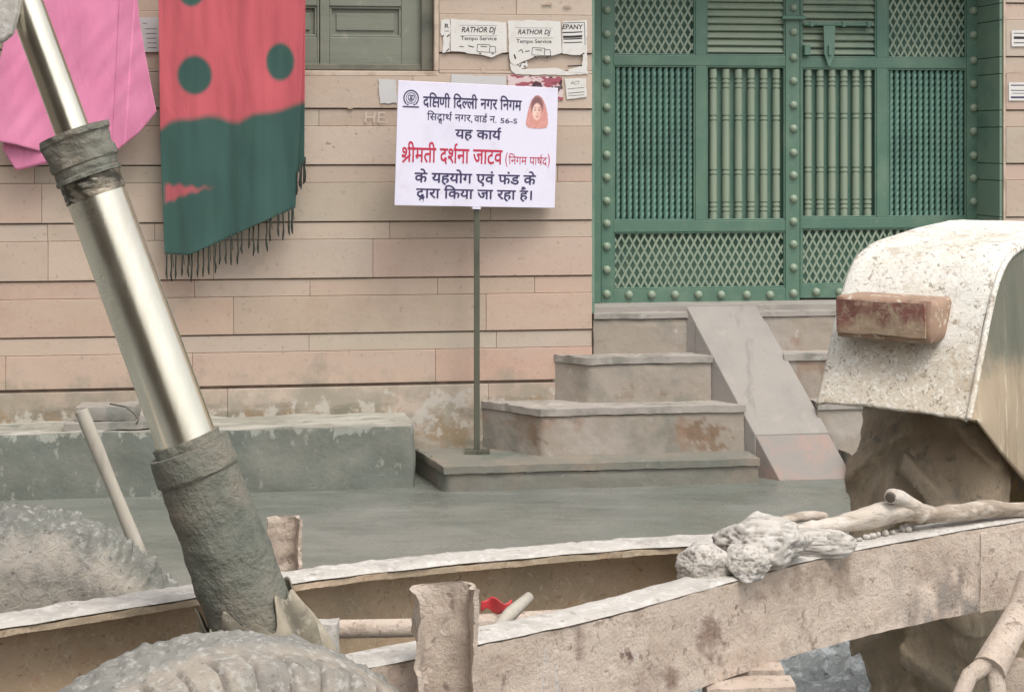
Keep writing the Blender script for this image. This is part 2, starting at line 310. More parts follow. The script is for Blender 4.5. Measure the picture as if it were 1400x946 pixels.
M['handle'] = mat('shovel_handle_wood', S(176,168,154), [dict(col=S(140,134,122), scale=14, stretch=(1,1,.15), lo=.42, hi=.66, amt=.7), dict(col=S(196,190,180), scale=9, lo=.5, hi=.7, amt=.5)], rough=.75, bumps=[dict(scale=40, stretch=(1,1,.1), d=.002)])
M['sack'] = mat('cement_sack_cloth', S(142,134,118), [dict(col=S(96,92,80), scale=9, lo=.45, hi=.66, amt=.8, detail=8), dict(col=S(182,174,158), scale=30, lo=.55, hi=.66, amt=.6)], rough=.9, tint=True, bumps=[dict(scale=90, d=.003)])
M['roughcon'] = mat('lumpy_wet_concrete', S(132,136,134), [dict(col=S(184,188,188), scale=22, lo=.5, hi=.62, amt=.8), dict(col=S(56,60,60), scale=26, lo=.5, hi=.7, amt=.7)], rough=.55, bumps=[dict(scale=50, d=.012, s=1.), dict(scale=18, d=.02, s=.8)])
M['earth'] = mat('street_ground', S(110,104,96), CON, rough=.9)
M['brick'] = mat('grey_cement_brick', S(148,142,134), [dict(col=S(116,118,110), scale=7, lo=.45, hi=.66, amt=.8), dict(col=S(178,170,162), scale=14, lo=.55, hi=.7, amt=.6)], rough=.85, bumps=[dict(scale=40, d=.004)])
M['wire'] = mat('rusty_wire', S(88,80,70), rough=.7)  # also on the dark cap painted in for shade at the branch stub
M['redscrap'] = mat('red_plastic', S(196,66,70), rough=.5)
M['house'] = mat('opposite_house_wall', S(122,112,100), [dict(col=S(104,96,86), scale=1.2, lo=.4, hi=.7)], rough=.9)
M['glass'] = mat('dark_window_glass', S(40,48,52), rough=.1)
M['chalk'] = mat('chalk_marks', S(198,182,168), rough=.95)

# ------------------------------------------------------------------ text
def latin(text, w_, h, bold=0., shear=0.):
    cu = bpy.data.curves.new('txt', 'FONT'); cu.body = text; cu.offset = bold; cu.shear = shear; cu.resolution_u = 3
    o = bpy.data.objects.new('txt', cu); COL.objects.link(o)
    me = bpy.data.meshes.new_from_object(o.evaluated_get(bpy.context.evaluated_depsgraph_get()))
    vs_ = [v.co.copy() for v in me.vertices]; fs = [list(p.vertices) for p in me.polygons]
    bpy.data.objects.remove(o); bpy.data.curves.remove(cu); bpy.data.meshes.remove(me)
    x0, x1 = min(v.x for v in vs_), max(v.x for v in vs_); y0, y1 = min(v.y for v in vs_), max(v.y for v in vs_)
    return [((v.x-x0)/(x1-x0)*w_, (v.y-y0)/(y1-y0)*h) for v in vs_], fs
def put_text(mb, text, x, y, w_, h, to, bold=0., shear=0.):
    vs_, fs = latin(text, w_, h, bold, shear); k = len(mb.v)
    for p in vs_: mb.vert(to(x+p[0], y+p[1], 0))
    mb.f += [[i+k for i in f] for f in fs]
G={
'\u0926':(260,[[207,-29,187,6,171,37,158,35,144,34,101,39,81,46,62,56,46,70,34,88,26,110,23,136,25,156,31,174,40,188,51,201,69,213,92,222,117,226,145,228,148,228,148,275,0,275,0,311,267,311,267,275,188,275,188,193,164,193,117,189,100,184,87,178,77,169,69,159,65,146,63,131,68,107,83,87,108,74,144,70,150,70,156,71,153,88,156,103,164,113,175,118,187,120,205,117,219,108,228,95,231,81,229,67,223,56,205,43,219,18,240,-12]]),
'\u0923':(362,[[317,275,317,0,277,0,277,275,210,275,210,161,206,125,200,111,193,99,181,88,166,80,147,75,126,73,85,80,57,103,50,116,44,132,40,176,40,275,0,275,0,311,369,311,369,275],[125,109,146,113,161,125,168,144,170,177,170,275,80,275,80,177,82,146,89,126,103,113]]),
'\u093f':(130,[[45,275,0,275,0,311,40,311,30,335,27,362,34,397,56,425,89,442,133,448,200,438,258,410,309,365,352,308,310,308,257,366,201,400,142,412,110,408,87,397,72,380,67,357,72,331,83,311,137,311,137,275,85,275,85,0,45,0]]),
'\u0940':(130,[[-93,308,-106,341,-110,374,-105,404,-89,427,-64,443,-31,448,-3,444,20,434,38,416,54,389,68,355,82,311,137,311,137,275,85,275,85,0,45,0,45,275,0,275,0,311,44,311,29,356,14,388,-4,406,-29,413,-46,409,-59,400,-67,386,-70,367,-65,336,-53,308]]),
'\u0932':(339,[[0,275,0,311,347,311,347,275,295,275,295,0,254,0,254,178,247,178,223,172,210,164,199,150,188,131,178,104,140,116,156,157,132,171,105,177,87,174,74,165,66,152,63,136,66,117,74,99,87,82,105,63,155,20,128,-6,75,42,53,65,37,88,26,112,23,138,26,162,35,181,49,195,66,205,84,211,102,213,123,211,142,206,160,197,177,185,210,206,250,213,254,213,254,275]]),
'\u0928':(278,[[0,311,285,311,285,275,233,275,233,0,193,0,193,149,102,149,102,122,100,110,95,101,87,96,77,94,64,97,51,105,28,130,21,145,19,159,20,169,25,178,35,183,49,185,193,185,193,275,0,275]]),
'\u0917':(282,[[104,275,104,117,102,105,98,97,90,91,80,89,67,92,53,100,41,111,30,125,23,140,21,154,22,164,27,173,37,178,51,180,64,180,64,275,0,275,0,311,289,311,289,275,237,275,237,0,197,0,197,275]]),
'\u092e':(299,[[255,275,255,0,214,0,214,125,104,125,104,107,102,92,96,83,88,77,80,76,60,82,40,98,25,119,20,139,21,147,26,154,36,159,50,161,63,161,63,275,0,275,0,311,306,311,306,275],[214,275,104,275,104,161,214,161]]),
'\u0938':(338,[[294,275,294,0,253,0,253,133,224,127,190,126,146,129,106,139,84,127,132,73,190,21,163,-6,110,44,67,91,37,128,23,153,20,170,22,179,28,188,37,194,52,197,64,195,74,191,91,175,99,186,105,199,109,229,106,256,101,275,0,275,0,311,346,311,346,275],[185,161,220,163,253,170,253,275,141,275,147,256,149,229,144,193,131,167]]),
'\u0927':(308,[[315,275,263,275,263,0,223,0,223,75,189,58,168,53,142,52,107,57,79,72,61,95,56,126,60,152,74,174,53,185,36,201,25,221,21,247,26,274,42,296,65,311,94,316,118,312,138,302,151,286,156,266,150,243,136,222,105,241,113,252,115,263,110,277,103,282,92,284,79,281,68,273,61,260,58,245,60,230,66,219,75,210,86,205,112,199,144,203,156,202,167,201,163,166,156,167,149,167,127,164,110,156,99,144,96,127,99,109,110,97,126,89,146,87,171,89,191,97,208,109,223,123,223,275,192,275,192,311,315,311]]),
'\u0925':(321,[[277,275,277,0,236,0,236,90,202,73,180,68,154,66,115,72,82,90,57,120,42,161,82,173,108,189,123,209,128,234,125,255,116,271,102,281,86,284,74,283,65,278,59,271,57,261,67,240,98,231,94,196,64,203,42,215,28,234,23,260,28,284,41,302,62,312,86,316,106,314,125,307,142,296,156,281,165,260,168,235,163,201,148,175,124,154,91,137,103,121,117,110,134,104,157,102,181,104,202,112,219,123,236,138,236,275,195,275,195,311,328,311,328,275]]),
'\u0930':(205,[[198,21,171,-6,115,44,69,91,38,128,23,153,20,170,22,179,28,188,37,194,52,197,64,195,74,191,91,175,107,186,119,200,126,216,128,234,126,257,120,275,0,275,0,311,212,311,212,275,160,275,166,255,168,229,165,204,157,183,144,165,127,150,84,127,136,73]]),
'\u0935':(278,[[286,275,234,275,234,0,194,0,194,83,162,66,141,61,117,59,91,62,69,70,50,82,35,99,26,119,23,143,30,181,52,209,85,226,128,232,144,231,163,230,177,227,175,191,153,194,130,196,102,192,81,182,68,166,64,144,67,121,79,106,97,97,118,94,142,97,162,105,194,130,194,275,0,275,0,311,286,311]]),
'\u0921':(289,[[179,111,150,108,124,99,102,114,85,132,73,152,69,176,73,200,87,217,114,229,154,233,201,233,201,275,0,275,0,311,296,311,296,275,241,275,241,197,149,197,127,196,116,191,110,183,109,174,110,162,116,153,131,139,155,145,181,147,215,142,243,128,261,106,267,77,261,46,243,22,212,5,169,0,122,6,81,22,44,47,13,79,43,104,72,74,101,53,133,41,169,37,201,41,220,54,227,76,223,91,214,102,199,109]]),
'\u092f':(290,[[298,311,298,275,246,275,246,0,205,0,205,90,172,73,151,68,127,66,86,74,54,96,31,131,19,177,46,184,65,195,76,209,80,229,79,242,74,255,62,275,0,275,0,311],[65,151,76,129,90,114,107,105,130,102,153,104,173,112,190,124,205,137,205,275,106,275,116,249,120,223,114,191,95,167]]),
'\u0939':(266,[[161,35,177,41,190,49,199,60,202,74,198,91,187,104,168,112,140,115,110,111,87,100,74,84,69,62,75,32,84,17,98,0,151,-45,124,-71,84,-37,54,-5,35,28,29,65,31,83,37,99,46,112,58,124,41,146,36,160,35,176,40,200,53,217,79,229,115,233,181,233,181,275,0,275,0,311,273,311,273,275,221,275,221,197,115,197,93,196,82,191,76,183,75,174,80,156,92,142,116,148,142,150,173,147,198,140,217,127,230,112,238,95,241,77,236,50,224,29,203,12,174,1]]),
'\u0915':(381,[[389,275,226,275,226,175,253,193,285,200,314,194,338,179,353,154,358,120,356,96,351,71,340,45,326,20,290,40,301,57,310,77,316,98,318,119,316,139,308,154,297,162,281,165,254,156,226,129,226,0,186,0,186,87,156,68,136,61,113,59,90,61,69,69,50,80,36,97,26,119,23,145,30,181,51,209,82,226,122,232,148,230,170,227,167,191,146,194,125,196,99,192,80,183,68,167,64,146,67,123,79,107,95,97,114,94,135,97,153,105,186,130,186,275,0,275,0,311,389,311]]),
'\u0936':(340,[[61,95,45,97,32,103,23,114,20,128,22,140,29,150,39,155,52,157,71,153,96,138,118,149,137,168,149,192,153,222,149,247,138,266,121,279,100,283,86,281,77,276,71,268,69,258,74,242,81,234,93,227,110,222,135,220,127,185,85,192,56,209,39,232,33,259,37,282,51,300,72,312,102,316,125,313,146,305,165,292,179,273,189,249,192,220,188,187,175,156,154,130,127,111,171,67,207,22,175,-1,129,59,90,97],[296,275,296,0,255,0,255,275,211,275,211,311,348,311,348,275]]),
'\u0924':(285,[[241,275,241,0,200,0,200,164,146,164,100,161,86,157,75,150,66,137,63,119,68,94,82,71,104,47,136,20,109,-6,66,34,48,54,34,76,25,98,23,121,24,138,29,153,47,176,62,186,82,194,105,198,136,200,200,200,200,275,0,275,0,311,292,311,292,275]]),
'\u091c':(371,[[327,275,327,0,286,0,286,185,218,185,189,187,205,170,218,152,226,131,229,109,226,88,219,71,207,57,192,48,174,42,155,40,129,44,105,55,81,76,59,106,37,147,16,201,51,213,75,154,99,111,125,85,153,77,168,79,179,85,187,96,190,114,186,135,174,155,157,173,137,189,151,221,286,221,286,275,0,275,0,311,379,311,379,275]]),
'\u091f':(252,[[260,275,186,275,186,175,158,175,118,171,91,159,70,137,63,108,66,86,74,68,87,54,103,45,121,39,142,37,167,39,188,43,228,61,241,24,194,7,169,2,143,0,110,3,81,13,57,29,39,51,27,78,23,110,27,140,40,165,60,184,85,199,113,207,144,210,145,210,145,275,0,275,0,311,260,311]]),
'\u092a':(284,[[240,275,240,0,199,0,199,96,168,80,149,75,127,73,108,75,91,80,76,87,64,97,53,112,46,129,41,150,40,179,40,275,0,275,0,311,292,311,292,275],[199,275,80,275,80,185,82,152,86,133,95,120,110,111,132,109,151,111,169,118,199,140]]),
'\u0937':(289,[[297,311,297,275,245,275,245,0,204,0,204,96,171,80,150,75,127,73,108,75,91,80,76,87,64,97,53,112,46,129,41,150,40,179,40,275,0,275,0,311],[204,275,103,275,204,144],[95,120,109,111,131,109,157,113,180,123,80,254,80,185,81,152,86,133]]),
'\u0947':(0,[[-85,308,-105,370,-116,389,-128,402,-142,409,-158,412,-177,409,-193,405,-205,441,-183,446,-159,448,-134,445,-112,435,-94,418,-77,392,-61,355,-47,308]]),
'\u094b':(130,[[85,275,85,0,45,0,45,275,0,275,0,311,137,311,137,275],[45,308,24,370,13,389,2,402,-12,409,-28,412,-48,409,-63,405,-75,441,-54,446,-30,448,-4,445,17,435,36,418,53,392,68,355,83,308]]),
'\u090f':(277,[[284,275,237,275,237,190,233,150,228,135,221,123,197,104,162,96,154,133,172,138,185,146,194,161,197,190,197,275,80,275,80,177,82,139,88,115,103,98,130,80,185,49,212,31,230,15,240,-4,243,-27,241,-46,235,-64,220,-92,184,-71,196,-50,202,-28,198,-11,182,5,145,28,102,53,68,77,56,90,48,106,42,128,40,158,40,275,0,275,0,311,284,311]]),
'\u0902':(0,[[-93,386,-90,397,-84,407,-75,413,-65,415,-54,413,-46,407,-40,397,-38,386,-39,375,-46,366,-54,359,-65,357,-75,359,-84,366,-90,375]]),
'\u092b':(386,[[230,275,230,175,257,193,272,198,289,200,319,194,342,179,357,154,363,120,361,96,355,71,345,45,330,20,294,40,305,57,315,77,321,98,323,119,320,139,312,154,301,162,285,165,258,156,230,128,230,0,190,0,190,97,162,80,144,75,124,73,105,75,88,80,74,88,62,99,52,114,45,131,41,151,40,177,40,275,0,275,0,311,393,311,393,275],[80,275,80,180,83,141,87,129,94,120,107,111,124,109,143,111,161,117,190,139,190,275]]),
'\u093e':(130,[[85,275,85,0,45,0,45,275,0,275,0,311,137,311,137,275]]),
'\u0948':(0,[[-90,308,-114,337,-136,349,-160,352,-181,349,-201,341,-214,376,-190,384,-163,387,-142,384,-123,376,-107,363,-94,346,-92,347,-111,387,-121,399,-132,408,-144,412,-158,414,-178,412,-193,407,-205,441,-183,446,-159,448,-134,445,-112,435,-94,418,-77,392,-61,355,-47,308]]),
'\u0964':(190,[[97,311,138,311,138,0,97,0]]),
}

def clip_x(c, xm):
    out = []; n = len(c)
    for i in range(n):
        a, b = c[i], c[(i+1) % n]
        if a[0] <= xm: out.append(a)
        if (a[0] <= xm) != (b[0] <= xm): out.append((xm, a[1]+(b[1]-a[1])*(xm-a[0])/(b[0]-a[0])))
    return out
def stroke(pts, wd=40):
    out = []
    for a, b in zip(pts, pts[1:]):
        d = V((b[0]-a[0], b[1]-a[1])); l = d.length or 1; d /= l; n = V((-d.y, d.x))*wd/2; e = d*wd*.28
        A, B = V(a)-e, V(b)+e
        out.append([tuple(A-n), tuple(B-n), tuple(B+n), tuple(A+n)])
    return out
def contours(ch): return [[(c[i], c[i+1]) for i in range(0, len(c), 2)] for c in G[ch][1]]
def glyph(ch):                                                        # -> advance, list of separately filled outlines (each a list of contours)
    if ch == 'K': return 330, [[c] for c in stroke([(0,291),(335,291)]) + stroke([(292,291),(292,0)]) + stroke([(125,291),(120,250),(72,222),(62,178),(98,152),(170,152),(92,136),(52,96),(66,44),(118,14),(172,26)], 36) + stroke([(170,152),(232,150),(292,108)], 36)]
    if ch == 'L': return 236, [[clip_x(c, 240) for c in contours('ल')]]
    if ch == 'S': return G['श'][0], [[[(x, max(y, 95)) for x, y in c]] if max(p[0] for p in c) < 260 else [c] for c in contours('श')] + [[c] for c in stroke([(300,150),(210,95),(60,-5)], 38)]
    if ch == 'D': return 270, [[c] for c in contours('द')] + [[[(x*.62+75, y*.62-165) for x, y in c]] for c in contours('ध')]
    if ch == 'V': return 275, [[c] for c in contours('द')] + [[[(x*.6+85, y*.6-150) for x, y in c]] for c in contours('व')]
    if ch == 'R': return 0, [[c] for c in stroke([(-60,300),(-88,350),(-70,400),(-20,415)], 36)]
    if ch == ' ': return 150, []
    return G[ch][0], [contours(ch)]
def deva(mb, text, x, yb, w_, hh, to, bold=10):                          # hh = baseline to headline height
    outs = []; adv = 0
    for ch in text:
        a, g = glyph(ch); outs += [(adv, cs) for cs in g]; adv += a
    kx, ky = w_/adv, hh/311
    for q, (ox, cs) in enumerate(outs):
        cu = bpy.data.curves.new('g', 'CURVE'); cu.dimensions = '2D'; cu.fill_mode = 'BOTH'; cu.offset = bold*.001
        for c in cs:
            if len(c) < 3: continue
            sp = cu.splines.new('POLY'); sp.points.add(len(c)-1); sp.use_cyclic_u = True
            for p, (px, py) in zip(sp.points, c): p.co = (px*.001, py*.001, 0, 1)
        o = bpy.data.objects.new('g', cu); COL.objects.link(o)
        me = bpy.data.meshes.new_from_object(o.evaluated_get(bpy.context.evaluated_depsgraph_get()))
        k = len(mb.v)
        for v in me.vertices: mb.vert(to(x+(v.co.x*1000+ox)*kx, yb+v.co.y*1000*ky, (q % 5)*.00006))
        mb.f += [[i+k for i in p.vertices] for p in me.polygons]
        bpy.data.objects.remove(o); bpy.data.curves.remove(cu); bpy.data.meshes.remove(me)

# ------------------------------------------------------------------ ground
g = MB(); g.grid(2, 2, lambda i, j: V((-60+120*i, -60+120*j, -.14)))
tag(obj('ground', g, M['earth']), kind='structure')
def slabz(x, y): return .006*fbm((x, y, 0), .9, 2)+.0025*fbm((x*.5, y*1.6, 3), 5, 3)
g = MB(); g.grid(150, 60, lambda i, j: (lambda x, y: V((x, y, slabz(x, y)-.076)))(-6+12*i, 5.2+5.0*j))
tag(obj('street', g, M['slab'], smooth=True), kind='structure')
def roughz(x, y):
    e = min(1, max(0, (6.1+.22*fbm((x, 0, 4), 1.3, 3)-y)/.35)); e *= min(1, max(0, (x+5.8)/.4))*min(1, max(0, (5.8-x)/.4))
    return -.11+e*(.075+.07*abs(fbm((x, y, 0), 3, 2))+.07*abs(fbm((x, y, 9), 11, 3)))
g = MB(); g.grid(330, 200, lambda i, j: (lambda x, y: V((x, y, roughz(x, y))))(-6+12*i, -.5+6.5*j))
tag(obj('rough_concrete', g, M['roughcon'], smooth=True), kind='structure')

# ------------------------------------------------------------------ house wall
ZC = [.02, .382, .638, .916, 1.201, 1.487, 1.772, 2.057, 2.343, 2.63, 2.915, 3.2]
sL = WL(809, 300)[0]; sR = WL(1374, 200)[0]
house = thing('house_front', MW, 'pink sandstone house wall in long courses, with a grey shuttered window and a green gateway', 'house')
wx0, wz0 = WL(250, 97); wx1 = WL(597, 60)[0]; wz0 = WL(500, 97)[1]
def tone():
    k = random.random(); b = random.uniform(.9, 1.06)
    c = S(187, 168, 151) if k < .5 else S(191, 174, 159) if k < .75 else S(186, 161, 146) if k < .93 else S(180, 167, 150)
    return tuple(x*b for x in c)
def courses(mb, sa, sb, zmin, zmax, hole=None):
    for k in range(len(ZC)-1):
        a, b = ZC[k], ZC[k+1]; mid = b-.088 if k else b-.012
        for (z0, z1, nn, ln) in ((a+.0035, mid-.001, .014, (.7, 1.35)), (mid+.001, b-.0035, .006, (.5, 1.2))):
            if z1-z0 < .02 or z1 > zmax or z0 < zmin: continue
            s = sa-random.random()*.6
            while s < sb:
                e = s+random.uniform(*ln)
                x0, x1 = max(s, sa)+.0007, min(e, sb)-.0007
                if x1-x0 > .03:
                    c = tone()
                    if k in (1, 2) and nn > .01: c = tuple(p*q for p, q in zip(c, (1.01, .93, .90)))
                    elif k == 2: c = tuple(p*q for p, q in zip(c, (1.0, .97, .95)))
                    mb.cur = c; nj = nn+random.uniform(-.0015, .0015)
                    segs = [(x0, x1)]
                    if hole and z1 > hole[2] and z0 < hole[3]:
                        segs = [q for q in ((x0, min(x1, hole[0])), (max(x0, hole[1]), x1)) if q[1]-q[0] > .02]
                        if hole[2]-z0 > .02: mb.wbox(x0, x1, -.05, nj, z0, hole[2]-.001)
                    for q0, q1 in segs: mb.wbox(q0, q1, -.05, nj, hole[2]+.001 if (hole and z0 < hole[2] < z1) else z0, z1)
                s = e
hole = (wx0-.02, wx1+.012, wz0-.012, 3.0)
mb = MB(); courses(mb, -5.2, sL, 0, 3.3, hole); obj('wall', mb, M['stone'], house, MW, bevel=.0022)
mb = MB(); courses(mb, sR, sR+4.2, 0, 3.3); obj('wall', mb, M['stone'], house, MW, bevel=.0022)
mb = MB(); courses(mb, sL+.01, sR-.01, 2.62, 3.3); obj('lintel', mb, M['stone'], house, MW, bevel=.0022)
mb = MB()                                                               # the bed joints behind the stones
mb.wbox(-5.2, wx0-.02, -.045, -.003, -.05, 3.3); mb.wbox(wx0-.02, wx1+.012, -.045, -.003, -.05, wz0-.013); mb.wbox(wx1+.012, sL-.003, -.045, -.003, -.05, 3.3)
mb.wbox(sR+.003, sR+4.2, -.045, -.003, -.05, 3.3); mb.wbox(wx0-.02, wx1+.012, -.3, -.05, 3.0, 3.3)
mb.wbox(-5.2, sR+4.2, -3., -.46, -.05, 6.5); mb.wbox(-5.2, sR+4.2, -.46, -.05, 3.31, 6.5)
obj('wall_core', mb, M['mortar'], house, MW)
# gateway reveals, painted like the gate
mb = MB()
for k in range(len(ZC)-1):
    a, b = ZC[k]+.002, ZC[k+1]-.002; m_ = b-.088
    for z0, z1 in ((a, m_-.002), (m_+.002, b)):
        if z1 > .7 and z0 < 2.6: mb.wbox(sR-.03, sR-.0135, -.45, .0, max(z0, .7), z1); 
mb.wbox(sR-.0135, sR+.003, -.45, -.004, .6, 2.62)
obj('gate_reveal', mb, M['reveal'], house, MW, bevel=.002)
mb = MB(); mb.wbox(sR-.013, sR+.0, -.003, .012, .6, 2.62); obj('gate_trim', mb, M['plaster'], house, MW, bevel=.003)
mb = MB(); mb.wbox(sL-.002, sL+.014, -.45, .004, .72, 2.62); mb.wbox(sL-.04, sL-.003, -.45, -.05, .0, 3.3); obj('gate_reveal', mb, M['reveal'], house, MW, bevel=.002)
# window
win = MB(); cz = wz0
win.wbox(wx0, wx1-.075, -.13, -.10, cz+.004, cz+.03)
win.wbox(wx1-.075, wx1-.015, -.13, -.03, cz+.004, 3.0); win.wbox(wx0, wx1-.015, -.13, -.045, cz+.004, cz+.035); win.wbox(wx0, wx0+.06, -.13, -.03, cz+.035, 3.0); win.wbox(wx0+.06, wx1-.075, -.13, -.03, 2.94, 3.0)
wo = obj('window', win, M['casing'], house, MW, bevel=.004)
mb = MB(); mb.wbox(wx0-.018, wx1+.01, -.05, .016, cz-.028, cz-.001); mb.wbox(wx1-.014, wx1+.01, -.12, .016, cz, 3.0); obj('surround', mb, M['plaster'], wo, MW, bevel=.004)
def wpx(u, v, n): return WL(u, v, n)
def shutter(u0, u1, pa, pb):
    mb = MB(); n0 = -.10
    s0, s1 = WL(u0, 60, n0)[0], WL(u1, 60, n0)[0]; zb = cz+.022; p0, p1 = WL(pa, 60, n0)[0], WL(pb, 60, n0)[0]; z1, z2 = WL(500, 52, n0)[1], WL(500, 10, n0)[1]
    mb.wbox(s0, p0, n0, n0+.035, zb, 2.93); mb.wbox(p1, s1, n0, n0+.035, zb, 2.93); mb.wbox(p0, p1, n0, n0+.0348, zb, z1); mb.wbox(p0, p1, n0, n0+.0348, z2, z2+.07); mb.wbox(p0, p1, n0, n0+.0348, 2.85, 2.93)
    o = obj('shutter', mb, M['shutter'], wo, MW, bevel=.004)
    mb = MB(); mb.wbox(p0, p1, n0-.004, n0+.012, z1, z2); mb.wbox(p0, p1, n0-.004, n0+.012, z2+.07, 2.85)
    for q0, q1, y0, y1 in ((p0, p1, z1, z1+.012), (p0, p1, z2-.012, z2), (p0, p0+.012, z1+.012, z2-.012), (p1-.012, p1, z1+.012, z2-.012)): mb.wbox(q0, q1, n0+.012, n0+.028, y0, y1)
    k = .035; mb.wbox(p0+k, p1-k, n0+.012, n0+.02, z1+k, z2-k)
    mb.merge(MB()); obj('shutter_panel', mb, M['shutter'], wo, MW, bevel=.003)
shutter(437, 576, 450, 548); shutter(330, 436, 346, 436-3); shutter(262, 329, 275, 318)
mb = MB(); mb.wbox(wx0, wx1-.08, -.2, -.19, cz, 3.0); obj('room_dark', mb, M['gateback'], wo, MW)
# marks on the stone
mb = MB(); s0, z0 = WL(498, 168); s1 = WL(530, 168)[0]
put_text(mb, 'HE.', s0, z0, s1-s0, .055, lambda x, y, d: V((x, -.0158, y)), shear=.1); obj('chalk_writing', mb, M['chalk'], house, MW)
mb = MB()
for u, v, a, b in ((478, 148, .035, .014), (450, 194, .03, .022), (457, 199, .016, .014), (487, 181, .012, .014), (660, 95, .02, .05), (748, 6, .07, .016), (775, 10, .05, .012), (476, 123, .014, .01)):
    s, z = WL(u, v); pts = [(s+a/2*cos(t*pi/4)*random.uniform(.6, 1.1), z+b/2*sin(t*pi/4)*random.uniform(.6, 1.1)) for t in range(8)]
    mb = MB(); mb.extrude(pts, .003, lambda x, y, d: V((x, -.0135-d, y))); obj('plaster_chip', mb, M['plaster'], house, MW)

# ------------------------------------------------------------------ cement ledge, bricks, wire
s1 = WL(568, 640, .40)[0]
mb = MB(); mb.nbox((-5.0, -.40, -.14), (s1, -.004, .232), step=.035, amp=.012, freq=6, rnd=.014)
base = V((s1-.8, -.2, 0))
tag(obj('cement_ledge', mb, M['ledge'], frame=MW, base=base, smooth=True, weld=.002, auto=50), 'low grey cement ledge with whitish drips along the foot of the stone wall', 'ledge')
def brick(name, u0, u1, n0, n1, z0, z1, label, rot):
    a, b = WL(u0, 575, (n0+n1)/2)[0], WL(u1, 575, (n0+n1)/2)[0]
    mb = MB(); mb.nbox((-(b-a)/2, (n0-n1)/2, 0), ((b-a)/2, (n1-n0)/2, z1-z0), step=.02, amp=.005, freq=14, rnd=.006)
    o = obj(name, mb, M['brick'], smooth=True, weld=.001, auto=45)
    o.matrix_world = MW @ T(((a+b)/2, -(n0+n1)/2, z0)) @ Matrix.Rotation(rot, 4, 'Z'); tag(o, label, 'paving slab', 'slabs on the ledge')
brick('paving_slab', 88, 212, .14, .36, .233, .268, 'wider lower slab of the two stacked on the cement ledge', R(2))
brick('paving_slab', 106, 190, .14, .32, .27, .338, 'thicker upper slab of the two stacked on the cement ledge', R(-3))
mb = MB(); y = 8.3
pts = [P(150, 552, y), P(172, 556, y), P(184, 566, y-.02), P(190, 573, y-.03), P(186, 580, y-.04)]; mb.tube(pts, .004, 6)
tag(obj('bent_wire', mb, M['wire'], frame=None, base=tuple(pts[-1]), smooth=True), 'thin bent wire sticking up from the slabs on the cement ledge', 'wire')

# ------------------------------------------------------------------ steps and ramp
def ss(x, a, b): t = max(0, min(1, (x-a)/(b-a))); return t*t*(3-2*t)
st = thing('entrance_steps', MW @ T((1.1, -.4, 0)), 'worn cement and stone steps rising to the green gate', 'steps')
sEnd = sR+.35
iv = MW.inverted(); q = iv @ PZ(1066, 657, -.076); NR0 = .03
a0, b0 = WL(941, 421, NR0), WL(1036, 423, NR0)
TL = V((a0[0], -NR0, .735)); TR = V((b0[0], -NR0, .735))
BL = V((q.x, q.y, -.074)); BR = BL+V((TR.x-TL.x+.01, 0, 0))
def ramp_s(n, off=0): return TL.x+off+(BL.x-TL.x)*(n-NR0)/(-BL.y-NR0)
RW = TR.x-TL.x
def slab_end(mb, s0, s1, n, z0, z1, cham, jag=.004, back=0):               # step block with its left corner cut back to the wall
    m_ = MB(); m_.nbox((s0, -n, z0), (s1, -back, z1), step=.016 if z0 == -.1 else .024, amp=jag, freq=8, rnd=.006)
    for k, p in enumerate(m_.v):
        m_.v[k] = p+V((1, -1, 1))*.003*fbm(p, 26, 3)
    if z0 == -.1:                                                            # worn brown patches with places of their own on this riser
        for k, p in enumerate(m_.v):
            q_ = MW @ p; uu, vv = U0+q_.x/q_.y*F, VH+(HC-q_.z)/q_.y*F
            d = min(math.hypot((uu-955)/42, (vv-596)/26), math.hypot((uu-720)/24, (vv-590)/34))+.9*fbm(p, 22, 4)
            if ss(d, .55, .85) < 1: t = 1-ss(d, .55, .85); m_.c[k] = tuple(1-t*(1-x) for x in (.66, .52, .42))
    if cham:
        for k, p in enumerate(m_.v):
            f = max(0, 1-(p.x-s0)/cham); lim = -n+(n-back)*f
            if p.y < lim: m_.v[k] = V((p.x, lim+(p.y+n)*.2, p.z))
    mb.merge(m_)
def step(u, v, n, z, zb, m_, mt, amp, cham):
    s0 = WL(u, v, 0)[0]; th = .036; o = None
    for s_a, s_b, ch in ((s0, ramp_s(n)-.012 if n < .5 else ramp_s(.36)-.03, cham), (ramp_s(n, RW)-(.012 if n < .5 else .06), sEnd, 0)):
        mb = MB(); slab_end(mb, s_a, s_b, n, zb, z-th, ch, amp); mb2 = MB(); slab_end(mb2, s_a-(.008 if ch else 0), s_b+.006, n+.012, z-th+.001, z, ch, .0035)
        o_ = obj('step', mb, m_, st, MW, smooth=True, weld=.002, auto=45)
        obj('tread', mb2, mt, o_, MW, smooth=True, weld=.002, auto=45)
step(567, 625, .52, .047, -.14, M['lowstep'], M['lowstep'], .010, .10)
step(656, 575, .32, .282, -.1, M['step'], M['treadstone'], .004, .27)
step(755, 500, .16, .512, .2, M['step'], M['treadstone'], .004, .16)
for s_a, s_b in ((sL+.003, ramp_s(.02)+.025), (ramp_s(.02, RW)-.02, sR-.005)):
    mb = MB(); slab_end(mb, s_a, s_b, .02, .4, .69, 0, .003, -.3)
    lo = obj('step', mb, M['step'], st, MW, smooth=True, weld=.002, auto=45)
mb = MB(); mb.nbox((sL+.004, -.03, .692), (sR-.006, .30, .718), step=.05, amp=.003, freq=9, rnd=.005)
obj('tread', mb, M['treadstone'], lo, MW, smooth=True, weld=.002, auto=45)
mb = MB(); mb.nbox((sL+.004, .06, .7), (sR-.006, .45, .744), step=.05, amp=.002, freq=9, rnd=.004); obj('threshold', mb, M['ramp'], lo, MW, smooth=True, weld=.002, auto=45)
